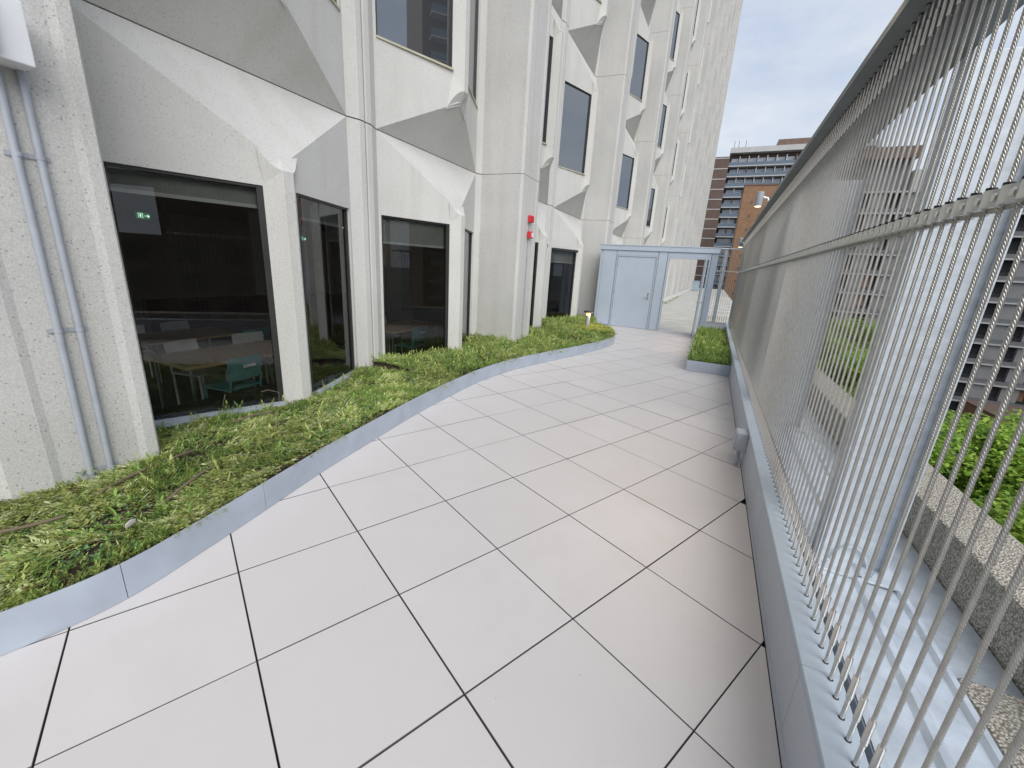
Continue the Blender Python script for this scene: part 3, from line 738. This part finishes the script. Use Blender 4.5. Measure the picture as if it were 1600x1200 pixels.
# ground cover
LC = {'lime': (.46, .53, .17), 'mid': (.23, .36, .08), 'dark': (.115, .215, .06), 'blue': (.19, .33, .16), 'olive': (.30, .32, .09), 'rust': (.19, .115, .04), 'pale': (.64, .68, .36), 'yellow': (.55, .47, .03), 'straw': (.34, .27, .14)}
class Leaves:
    def __init__(s): s.v = []; s.c = []; s.n = 0
    def quads(s, P, D, Wd, Ln, w, col):
        """kite shaped leaves: base P, direction D, side Wd"""
        mid = P + D * (Ln * .55)[:, None]; tip = P + D * Ln[:, None]
        s.v.append(np.stack([P, mid + Wd * w[:, None], tip, mid - Wd * w[:, None]], 1).reshape(-1, 3)); s.c.append(np.repeat(col, 4, 0)); s.n += len(P)
    def build(s, name, mat):
        v = np.concatenate(s.v); c = np.concatenate(s.c); n = s.n
        me = bpy.data.meshes.new(name); me.vertices.add(len(v)); me.vertices.foreach_set('co', v.astype(np.float32).ravel())
        me.loops.add(len(v)); me.loops.foreach_set('vertex_index', np.arange(len(v), dtype=np.int32))
        me.polygons.add(n); me.polygons.foreach_set('loop_start', np.arange(0, 4 * n, 4, dtype=np.int32))
        try: me.polygons.foreach_set('loop_total', np.full(n, 4, dtype=np.int32))
        except Exception: pass
        a = me.color_attributes.new('leafcol', 'FLOAT_COLOR', 'POINT'); a.data.foreach_set('color', np.c_[np.clip(c, 0, 1), np.ones(len(c))].astype(np.float32).ravel())
        me.materials.append(mat); me.update(calc_edges=True); me.validate(); return me
def unit(a): return a / np.maximum(1e-9, np.linalg.norm(a, axis=1))[:, None]
def feather(L, base, az, tilt, length, cols, nl, lw):
    """sprigs: leaflets in pairs along a leaning stem"""
    n = len(base); st = np.stack([np.cos(az) * np.cos(tilt), np.sin(az) * np.cos(tilt), np.sin(tilt)], 1)
    side = np.stack([-np.sin(az), np.cos(az), np.zeros(n)], 1)
    for k in range(nl):
        f = (k + .6) / nl
        P = base + st * (length * f)[:, None]; P[:, 2] -= .25 * length * f * f
        for sg in (-1, 1):
            D = unit(st * .75 + side * sg * RNG.uniform(.6, 1.1, n)[:, None] + np.array([0, 0, 1.]) * RNG.uniform(-.1, .5, n)[:, None])
            Wd = unit(np.cross(D, RNG.normal(size=(n, 3)) * .5 + np.array([0, 0, 1.])))
            ll = length * RNG.uniform(.26, .42, n) * (1.1 - .6 * f)
            L.quads(P, D, Wd, ll, ll * lw, cols * RNG.uniform(.82, 1.18, (n, 1)))
    D = st + RNG.normal(size=(n, 3)) * .1; L.quads(base + st * (length * .7)[:, None], unit(D), side, length * .4, length * .06, cols * 1.1)
def rosette(L, base, r, cols, nl=8, wf=.42, lift=(.1, 1.1)):
    n = len(base); a0 = RNG.uniform(0, 6.28, n)
    for k in range(nl):
        a = a0 + 6.283 * k / nl + RNG.uniform(-.3, .3, n); el = RNG.uniform(lift[0], lift[1], n)
        D = np.stack([np.cos(a) * np.cos(el), np.sin(a) * np.cos(el), np.sin(el)], 1); Wd = np.stack([-np.sin(a), np.cos(a), np.zeros(n)], 1)
        ln = r * RNG.uniform(.7, 1.2, n); L.quads(base + D * (ln * .1)[:, None], D, Wd, ln, ln * wf * .5, cols * RNG.uniform(.8, 1.2, (n, 1)))
def pick(n, weights):
    k = list(weights); w = np.array([weights[q] for q in k], float); w /= w.sum()
    return np.array([LC[q] for q in k])[RNG.choice(len(k), n, p=w)]
L = Leaves()
def scatter(n, y0, y1, cond=None):
    ys = RNG.uniform(y0, y1, n); xs = []; keep = []
    for y in ys:
        xa, xb = facade_x(y) + .02, edge_x(y) - (.055 if y < 6 else .03); xs.append(random.uniform(xa, xb))
    xs = np.array(xs); zs = np.array([soil_z(x, y) for x, y in zip(xs, ys)]); return np.stack([xs, ys, zs - .012], 1)
def patch(P, s, seed): return np.array([hnoise(x, y, s, seed) for x, y, _ in P])
# feathery mat (finer and denser near the camera)
for (y0, y1, n, sc) in ((-.6, 2.2, 15000, 1.0), (2.2, 5, 13000, 1.0), (5, 8.5, 8000, 1.2), (8.5, 12.8, 6500, 1.35)):
    P = scatter(n, y0, y1); bare = patch(P, 3.1, 9); P = P[bare < .58]; n = len(P)
    q = patch(P, 3.3, 5); q2 = patch(P, 2.1, 13); P[:, 2] += .03 * np.clip(patch(P, 4.7, 17), -.6, 1)
    cols = np.where((q > .15)[:, None], pick(n, {'mid': 6, 'olive': 2, 'dark': 3, 'lime': 2}), pick(n, {'lime': 5, 'pale': 3.5, 'mid': 2, 'olive': 2, 'rust': .2}))
    cols = np.where((q2 > .72)[:, None], pick(n, {'rust': 2.5, 'olive': 3, 'mid': 2}), cols)
    tone = 1 + .22 * patch(P, 1.3, 41)[:, None]
    az = 2.2 * patch(P, 1.6, 23) + RNG.normal(size=n) * .8
    tall = (q > .15)
    feather(L, P, az, np.where(tall, RNG.uniform(.5, 1.3, n), RNG.uniform(.02, .6, n)), np.where(tall, RNG.uniform(.035, .07, n), RNG.uniform(.05, .11, n)) * sc, cols * tone, 6 if y0 < 5 else 5, .14 if y0 < 5 else .17)
# dead litter in the bare hollows
P = scatter(5200, -.5, 9); P = P[patch(P, 3.1, 9) > .3]; P[:, 2] += .012; n = len(P); rosette(L, P, RNG.uniform(.012, .03, n), pick(n, {'straw': 2, 'rust': 3, 'olive': 1}) * .6, 4, .45, (-.1, .5))
# small round leaved rosettes towards the windows and in the hollows
for (y0, y1, n, sc) in ((0, 4.5, 5200, .016), (4.5, 12.8, 5200, .024)):
    P = scatter(n, y0, y1); P[:, 2] += .008; q = patch(P, 1.9, 21); P = P[q > -.15]; n = len(P)
    rosette(L, P, RNG.uniform(.7, 1.4, n) * sc, pick(n, {'blue': 5, 'mid': 4, 'dark': 4, 'lime': 1}), 7, .6)
# taller tufts
P = scatter(560, .2, 12.6); P[:, 2] += .01; n = len(P)
feather(L, P, RNG.uniform(0, 6.28, n), RNG.uniform(.9, 1.5, n), RNG.uniform(.08, .15, n), pick(n, {'mid': 5, 'olive': 3, 'lime': 3}), 8, .11)
P = scatter(2600, 4.2, 12.8); n = len(P); feather(L, P, RNG.uniform(0, 6.28, n), RNG.uniform(.5, 1.4, n), RNG.uniform(.07, .13, n), pick(n, {'lime': 5, 'mid': 6, 'olive': 2}), 6, .15)
# straw and blades lying across
P = scatter(1100, -.5, 9); P[:, 2] += .04; n = len(P); az = RNG.uniform(0, 6.28, n); D = np.stack([np.cos(az), np.sin(az), RNG.uniform(-.1, .25, n)], 1)
L.quads(P, unit(D), np.stack([-np.sin(az), np.cos(az), 0 * az], 1), RNG.uniform(.05, .13, n), RNG.uniform(.0012, .0025, n), pick(n, {'straw': 3, 'pale': 3}))
# yellow flowers round the bollard
P = scatter(4000, 9.2, 11.2); d_ = np.hypot(P[:, 0] + 2.45, (P[:, 1] - 10.2) * .9); P = P[d_ < .62]; P[:, 2] += RNG.uniform(.05, .1, len(P)); rosette(L, P, RNG.uniform(.018, .034, len(P)), pick(len(P), {'yellow': 1, 'lime': 3}), 6, .7)
# overhang over the edging
ii = RNG.integers(20, len(EDGE) - 3, 1500); P = np.array([[EDGE[i][0] - .05, EDGE[i][1], EH - .035] for i in ii]) + RNG.normal(size=(1500, 3)) * np.array([.012, .06, .012]); q = patch(P, 2.2, 31); P = P[q > .05]; n = len(P)
feather(L, P, RNG.uniform(0, 6.28, n), RNG.uniform(.8, 1.45, n), RNG.uniform(.035, .065, n), pick(n, {'mid': 4, 'olive': 4, 'lime': 3, 'rust': 1}), 6, .13)
gc = tag(link('ground_cover', L.build('ground_cover', M['leaf'])), 'low green sedum and yarrow ground cover filling the long curved bed', 'ground cover', kind='stuff')
L = Leaves()
n = 3600; P = np.stack([RNG.uniform(SPX0 + .02, SPX1 - .02, n), RNG.uniform(SPY0 + .02, SPY1 - .05, n), np.full(n, .16)], 1); P[:, 2] += np.array([.05 * hnoise(x, y, 2, 2) for x, y, _ in P]) + .02
feather(L, P, RNG.uniform(0, 6.28, n), RNG.uniform(.3, 1.4, n), RNG.uniform(.07, .14, n), pick(n, {'mid': 5, 'lime': 4, 'dark': 2}), 6, .16)
tag(link('ground_cover', L.build('ground_cover', M['leaf'])), 'thick green ground cover in the small rectangular planter', 'ground cover', kind='stuff')
# moss tufts beyond the gate
L = Leaves(); n = 900; yy = 13.6 + RNG.random(n) ** 2 * 26; P = np.stack([-2.62 + RNG.normal(size=n) * .09, yy, np.full(n, -.09)], 1); P = P[patch(P, .9, 3) > .12]; n = len(P)
feather(L, P, RNG.uniform(0, 6.28, n), RNG.uniform(.3, 1.4, n), RNG.uniform(.06, .2, n), pick(n, {'mid': 3, 'olive': 3, 'dark': 2}), 5, .2)
tag(link('weeds', L.build('weeds', M['leaf'])), 'weeds growing along the kerb strip beyond the gate', 'weeds', kind='stuff')
# irrigation hose ends, stone and dry twigs lying in the bed
def hose(pts, label):
    m = MB(); m.tube([(x, y, soil_z(x, y) + dz) for x, y, dz in pts], .0085, 8); tag(mk('drip_hose', m, M['hose'], smooth=True), label, 'hose', 'drip hoses in the bed')
hose([(-3.05, .32, .035), (-2.98, .45, .045), (-2.93, .58, .04), (-2.9, .70, .02)], 'brown drip hose at the left edge of the bed below the first pier')
hose([(-3.0, .86, .02), (-3.02, 1.0, .045), (-3.05, 1.15, .05), (-3.1, 1.33, .035), (-3.16, 1.45, .01)], 'brown drip hose crossing the bed in front of the conduits')
hose([(-2.62, 1.02, .02), (-2.66, 1.14, .04), (-2.72, 1.28, .04), (-2.78, 1.4, .01)], 'brown drip hose close to the metal edging')
hose([(-3.55, 1.95, .03), (-3.53, 2.1, .045), (-3.5, 2.28, .03)], 'brown drip hose below the first large window')
m = MB(); m.lathe([(.004, 0), (.03, .006), (.036, .022), (.026, .042), (.006, .052)], (0, 0, 0), 9)
o = mk('stone', m, M['plinth'], None, (-2.5, .82, .205), smooth=True); o.rotation_euler = (.5, .3, .2); o.scale = (.35, .8, .75); tag(o, 'small grey stone lying on the plants near the edging', 'stone')
for pts, lb in (([(-3.98, 2.12, .17), (-3.96, 2.13, .25), (-3.97, 2.15, .29)], 'dry twig standing before the lower left of the first window'), ([(-3.72, 2.5, .17), (-3.7, 2.5, .27), (-3.74, 2.42, .31), (-3.76, 2.36, .30)], 'bent dry twig before the first mullion')):
    m = MB(); m.tube(pts, .0035, 6); tag(mk('twig', m, M['hose']), lb, 'twig')
bl = empty('bollard_light', (-2.73, 10.2, .15), 'short grey bollard light glowing in the planting near the gate', 'bollard light')
m = MB(); m.lathe([(.055, 0), (.055, .38)], (0, 0, 0), 18); mk('post', m, M['conduit'], bl, smooth=True)
m = MB(); m.lathe([(.054, .381), (.054, .455)], (0, 0, 0), 18); mk('lamp', m, M['warm'], bl, smooth=True)
m = MB(); m.lathe([(.12, .456), (.12, .49), (.11, .495)], (0, 0, 0), 22); mk('cap', m, M['frame'], bl, smooth=True)
l = bpy.data.lights.new('bollard_lamp', 'POINT'); l.energy = 1.2; l.color = (1, .72, .4); l.shadow_soft_size = .05
lo = bpy.data.objects.new('bollard_lamp', l); COL.objects.link(lo); lo.parent = bl; lo.location = (.13, -.05, .43)

# ------------------------------------------------------------------ things fixed to the piers
PX = XB + .970
for k, (ya, yb, lb) in enumerate(((.985, .955, 'left grey conduit running up the nearest pier'), (1.065, 1.052, 'right grey conduit running up the nearest pier into the white box'))):
    xx = XB + .957 + .019
    o = empty('conduit', (xx, ya, .15), lb, 'conduit', 'grey conduits on the nearest pier')
    m = MB(); m.tube([(0, yb - ya, 0), (0, (yb - ya) * .5, 1.1), (0, 0, 2.26 if k else 2.9)], .0175, 12); mk('pipe', m, M['conduit'], o, smooth=True)
    for z in (.06, .95, 1.86):
        t = z / 2.2; cy = (yb - ya) * (1 - t)
        m = MB(); m.box(-.018, -.012, cy - .042, cy + .042, z - .012, z + .012)
        pr = [(.0195 * math.cos(a), .0195 * math.sin(a)) for a in np.linspace(-1.75, 1.75, 12)]
        for (x1, y1), (x2, y2) in zip(pr[:-1], pr[1:]):
            m.add([(x1, cy + y1, z - .011), (x2, cy + y2, z - .011), (x2, cy + y2, z + .011), (x1, cy + y1, z + .011)], [(0, 1, 2, 3)])
        mk('clamp', m, M['conduit'], o)
ctl = empty('wall_box', (XB + .957, .975, 2.405), 'white plastic box with pale teal cover high on the nearest pier', 'wall box')
mk('housing', B((.001, .16, -.14, .105, 0, .27)), M['white'], ctl, bevel=.006)
mk('clear_cover', B((.162, .20, -.135, -.02, .03, .26)), M['lens'], ctl, bevel=.004)
for z in (.10, .17):
    m = MB(); m.tube([(.08, .1055, z), (.08, .108, z)], .017, 16); mk('knockout', m, M['white'], ctl, smooth=True)
for z, lb, nm in ((2.42, 'upper red alarm box on the second pier', 'strobe'), (2.14, 'lower red fire alarm with white lens on the second pier', 'horn')):
    o = empty('fire_alarm', (PX, 7.52, z), lb, 'fire alarm', 'red alarm devices on the second pier')
    mk('housing', B((.001, .055, -.075, .075, 0, .12)), M['red'], o, bevel=.006)
    if nm == 'horn':
        mk('strobe_lens', B((.056, .075, .0, .06, .02, .1)), M['white'], o, bevel=.006)
    else: mk('front_cover', B((.056, .066, -.06, .06, .012, .108)), M['red'], o, bevel=.004)
o = empty('conduit', (PX + .010, 7.5, .15), 'thin grey conduit running down the second pier below the alarms', 'conduit')
m = MB(); m.tube([(-.001, 0, 0), (-.001, 0, 1.98), (0, .01, 2.1), (0, .01, 2.27)], .009, 8); mk('pipe', m, M['conduit'], o, smooth=True)
for z in (.35, 1.0, 1.6): mk('clamp', B((-.009, .004, -.022, .022, z, z + .016)), M['conduit'], o)
# awning-like shade boxes over second bay windows
for (q, side, lb) in ((1, 0, 'dark metal blind box over the window beside the bollard'), (0, 1, 'dark metal blind box over the narrow window beyond the second pier')):
    y = Y0 + PER + PW * q; t_ = np.array([.378, .926 * (1 if side == 0 else -1), 0]); n_ = np.array([.926, -.378 * (1 if side == 0 else -1), 0])
    u = .29 if side == 0 else PW - .29; b0 = np.array([XB + .096 + .02, y + u, -.76 + 2.935]) - n_ * .05
    m = MB(); m.obox(b0 - np.array([0, 0, .075]), t_ * 1.05, n_ * .13, np.array([0, 0, .07])); o = tag(mk('blind_box', m, M['frame'], bevel=.012), lb, 'blind box')

# ------------------------------------------------------------------ beyond: fins, trees, buildings
for k in range(8):
    y = 17.5 + k * 2.1
    o = tag(mk('concrete_fin', B((-.14, .14, -.28, .28, 0, .26)), M['smooth'], None, (.55, y, .05 + .012 * k), bevel=.01), ('nearest', 'second nearest', 'third', 'fourth', 'fifth', 'sixth', 'second farthest', 'farthest')[k] + ' pale concrete rooftop rib in the receding row beyond the corner fence', 'concrete rib', 'row of roof ribs beyond the corner fence')
    o.scale = (4.2, 1, 1)
bn = tag(mk('blue_bin', B((-.42, .42, -.4, .4, .08, 1.2), (-.46, .46, -.44, .44, 1.203, 1.32), (-.3, -.2, -.3, .3, 0, .08), (.2, .3, -.3, .3, 0, .08)), M['bluebin'], None, (-2.25, 62, -.1), bevel=.03), 'blue covered bin standing far along the roof beside the tower', 'bin')
def facade_block(name, label, x0, x1, y, depth, z0, z1, floors, floor_h, build):
    o = empty(name, ((x0 + x1) / 2, y, z0), label, 'building'); build(o); return o
# grey apartment slab to the right
def slab(o):
    y = 75.; zt = 16.8; fh = 2.66
    part('body', B((20.9, 75, y + 1.3, y + 16, -14, zt - .02)), M['greyc'], o); part('stair_tower', B((15.3, 20.88, y + 1.3, y + 15, -14, 19.5)), M['greyc'], o)
    part('roof_band', B((15.1, 20.95, y + .2, y + 15.2, 18.2, 19.6)), M['brick'], o)
    part('parapet_band', B((20.96, 75.2, y + .3, y + 1.3, 14.3, zt)), M['slabc'], o)
    rng = random.Random(5); zf = []
    z = 14.2
    while z > -13: zf.append(z); z -= fh
    for z in zf:
        part('balcony_slab', B((15.35, 75, y - .05, y + 1.28, z - .2, z)), M['slabc'], o)
    nrec = 0
    for z in zf[1:]:
        zz = z
        x = 15.6
        part('railing_band', B((15.4, 75, y + .02, y + .06, zz + .002, zz + .52)), M['greyc'], o)
        while x < 60:
            if True:
                part('window', B((x, x + 1.5, y + .75, y + 1.27, zz + .01, zz + fh - .21)), M['darkrec'], o)
                m = MB()
                for q in range(2): m.box(x + .03, x + 1.47, y + .3, y + .33, zz + .6 + q * .22, zz + .68 + q * .22)
                part('railing', m, M['rail_dark'], o)
                if rng.random() < .5: part('curtain', B((x + .1, x + .1 + rng.uniform(.3, .8), y + .72, y + .748, zz + .8, zz + fh - .25)), M['greyl'] if rng.random() < .8 else M['brick_o'], o)
            part('infill_panel', B((x + 1.51, x + 3.22, y + .22, y + 1.26, zz + .53, zz + fh - .202)), M['greyl'], o)
            x += 3.25
slab_o = facade_block('apartment_slab', 'grey apartment slab with stacked dark balcony openings behind the cables', 15, 75, 75, 16, -14, 19, 0, 0, slab)
pb = empty('podium_block', (55, 68, -14), 'low brown brick block at the foot of the grey apartment slab', 'building')
part('wall', B((33, 75, 66, 74.5, -14, -12.3)), M['brick_o'], pb); part('roof_edge', B((32.9, 75.1, 65.9, 74.6, -12.28, -12.1)), M['brick'], pb)
# brown brick tower with balconies beyond the gate
bt = empty('brick_tower', (8, 138, -14), 'brown brick apartment tower with pale floor lines and glazed balconies beyond the gate', 'building')
k_ = 1.15; yb = 138.
part('brick_wall', B((-22, -2.15, yb, yb + 18, -14, 34.2)), M['brick_d'], bt)
part('body', B((-2.14, 30, yb + 2, yb + 18, -14, 35.0)), M['brick_d'], bt)
part('roof_fascia', B((-2.3, 30.2, yb - .1, yb + 18.1, 35.02, 36.3)), M['slabc'], bt)
part('penthouse', B((9, 26, yb + 5, yb + 14, 36.32, 39.0)), M['brick'], bt)
zf = [31.7 - 2.62 * i for i in range(17)]; rng = random.Random(11)
for i, z in enumerate(zf):
    part('floor_line', B((-22, -2.2, yb - .06, yb + .0, z + 2.0, z + 2.22)), M['slabc'], bt)
    part('balcony_slab', B((-2.12, 30, yb - .1, yb + 1.98, z - .12, z + .12)), M['slabc'], bt)
    part('balcony_rail', B((-2.1, 30, yb, yb + .05, z + .125, z + .98)), M['railglass'], bt)
    x = -1.6; 
    while x < (28 if i < 4 else 10):
        part('window', B((x, x + 1.75, yb + 1.9, yb + 1.99, z + .3, z + 2.25)), M['glass_far'], bt)
        part('divider', B((x + 1.9, x + 2.1, yb + .3, yb + 1.98, z + .13, z + 2.45)), M['brick'] if rng.random() < .25 else M['slabc'], bt)
        m = MB(); [m.box(x + .42 + q * .45, x + .48 + q * .45, yb + 1.86, yb + 1.898, z + .3, z + 2.25) for q in range(3)]; part('mullions', m, M['slabc'], bt); x += 2.2
for dx in (-1.6, -.5, 1.2):
    m = MB(); m.tube([(dx, yb + 1, 36.3), (dx, yb + 1, 38.2)], .06, 6); part('antenna', m, M['frame'], bt)
ob = empty('brick_block', (7, 110, -14), 'orange brown brick block standing in front of the glazed balconies', 'building')
part('wall', B((2.3, 30, 110, 124, -14, 21.6)), M['brick_o'], ob); part('coping', B((2.2, 30.1, 109.9, 124.1, 21.62, 21.9)), M['brick'], ob)
for i in range(9):
    for j in range(3):
        part('vent', B((4.0 + j * 1.9, 4.5 + j * 1.9, 109.96, 109.99, 18 - i * 2.8, 18.5 - i * 2.8)), M['brick'], ob)
# buildings to the east, seen in the window reflections
et = empty('balcony_tower', (66, 22, -14), 'tall dark apartment tower with balconies east of the terrace', 'building')
part('body', B((60, 80, 14, 40, -14, 52)), M['brick_d'], et)
for i in range(22):
    z = -10 + i * 2.8
    part('balcony_slab', B((58.4, 59.99, 15, 39, z, z + .2)), M['slabc'], et); part('balcony_rail', B((58.45, 58.5, 15, 39, z + .21, z + 1.1)), M['railglass'], et)
eb = empty('brick_slab', (50, -20, -14), 'lower brown brick building south east of the terrace', 'building')
part('body', B((44, 62, -60, -27, -14, 3.5), (44, 62, -15, -6, -14, 12), (44, 62, -26.99, -15.01, -14, 2.6)), M['brick'], eb)
for i in range(5):
    for j in range(12): part('window', B((43.93, 43.99, -56 + j * 4.2, -54 + j * 4.2, -11 + i * 2.8, -9.4 + i * 2.8)), M['darkrec'], eb)

# trees in the court below
def tree_mesh(seed, R, Hc, nleaf, lsz):
    r = np.random.default_rng(seed); L = Leaves()
    nb = 70; c = unit(r.normal(size=(nb, 3))) * (r.random((nb, 1)) ** .45) * np.array([R, R, Hc]); c[:, 2] *= .9
    c[:, 2] = np.maximum(c[:, 2], -Hc * .75)
    idx = r.integers(0, nb, nleaf); rr = R * .30
    P = c[idx] + unit(r.normal(size=(nleaf, 3))) * (r.random((nleaf, 1)) ** .5) * rr * np.array([1, 1, .62])
    tone = r.uniform(.75, 1.25, nb)[idx][:, None]
    base = np.where(r.random((nleaf, 1)) < .5, np.array([[.21, .36, .055]]), np.array([[.34, .48, .08]])) * tone
    for k in range(3):   # three lobes per leaf, spread like a maple's
        a = r.uniform(0, 6.28, nleaf); el = r.uniform(-.5, .5, nleaf)
        D = np.stack([np.cos(a) * np.cos(el), np.sin(a) * np.cos(el), np.sin(el)], 1); Wd = unit(np.cross(D, np.array([0, 0, 1.]) + r.normal(size=(nleaf, 3)) * .4))
        ln = lsz * r.uniform(.7, 1.2, nleaf); L.quads(P, D, Wd, ln, ln * .34, base)
    return L.build('crown', M['tleaf']), c
tms = [tree_mesh(1, 3.0, 2.9, 30000, .115), tree_mesh(2, 2.6, 2.4, 26000, .115)]
def tree(x, y, z, which, sc, label):
    o = empty('tree', (x, y, -14), label, 'tree', 'trees in the court below')
    me, c = tms[which]; cr_ = link('crown', me, o, (0, 0, z + 14)); cr_.scale = (sc,) * 3; cr_.rotation_euler = (0, 0, x * 1.7)
    m = MB(); zz = z + 14
    m.tube([(0, 0, 0), (.05, 0, zz * .5), (0, .05, zz - .6 * sc), (.02, 0, zz + 1.2 * sc)], [.26, .2, .14, .04], 10); mk('trunk', m, M['bark'], o, smooth=True)
    m = MB()
    for q in c[::9]: m.tube([(0, 0, zz - 1.2 * sc), tuple(np.array([0, 0, zz - .5 * sc]) + q * sc * .45), tuple(np.array([0, 0, zz]) + q * sc)], [.08, .05, .015], 6)
    mk('limb', m, M['bark'], o, smooth=True)
for a in ((5.6, 8.2, -3.6, 0, .85, 'bright green maple nearest below the outer kerb on the right'), (8.6, 13.0, -3.6, 1, 1.0, 'green maple behind the nearest one on the right'), (5.4, 15.0, -3.6, 0, 1.0, 'green tree showing between the first two fence posts'),
          (5.2, 21.5, -3.2, 1, 1.1, 'green tree farther along the kerb behind the cables'), (11.5, 18, -5.0, 0, 1.2, 'broad tree farther out below the grey slab'), (8.0, 4.2, -4.4, 1, 1.0, 'maple at the lower right behind the cables'), (6.5, 30, -3.0, 0, 1.2, 'tree at the far end of the kerb'), (14, 11, -5.4, 1, 1.2, 'outer tree beyond the maples on the right')):
    tree(*a)
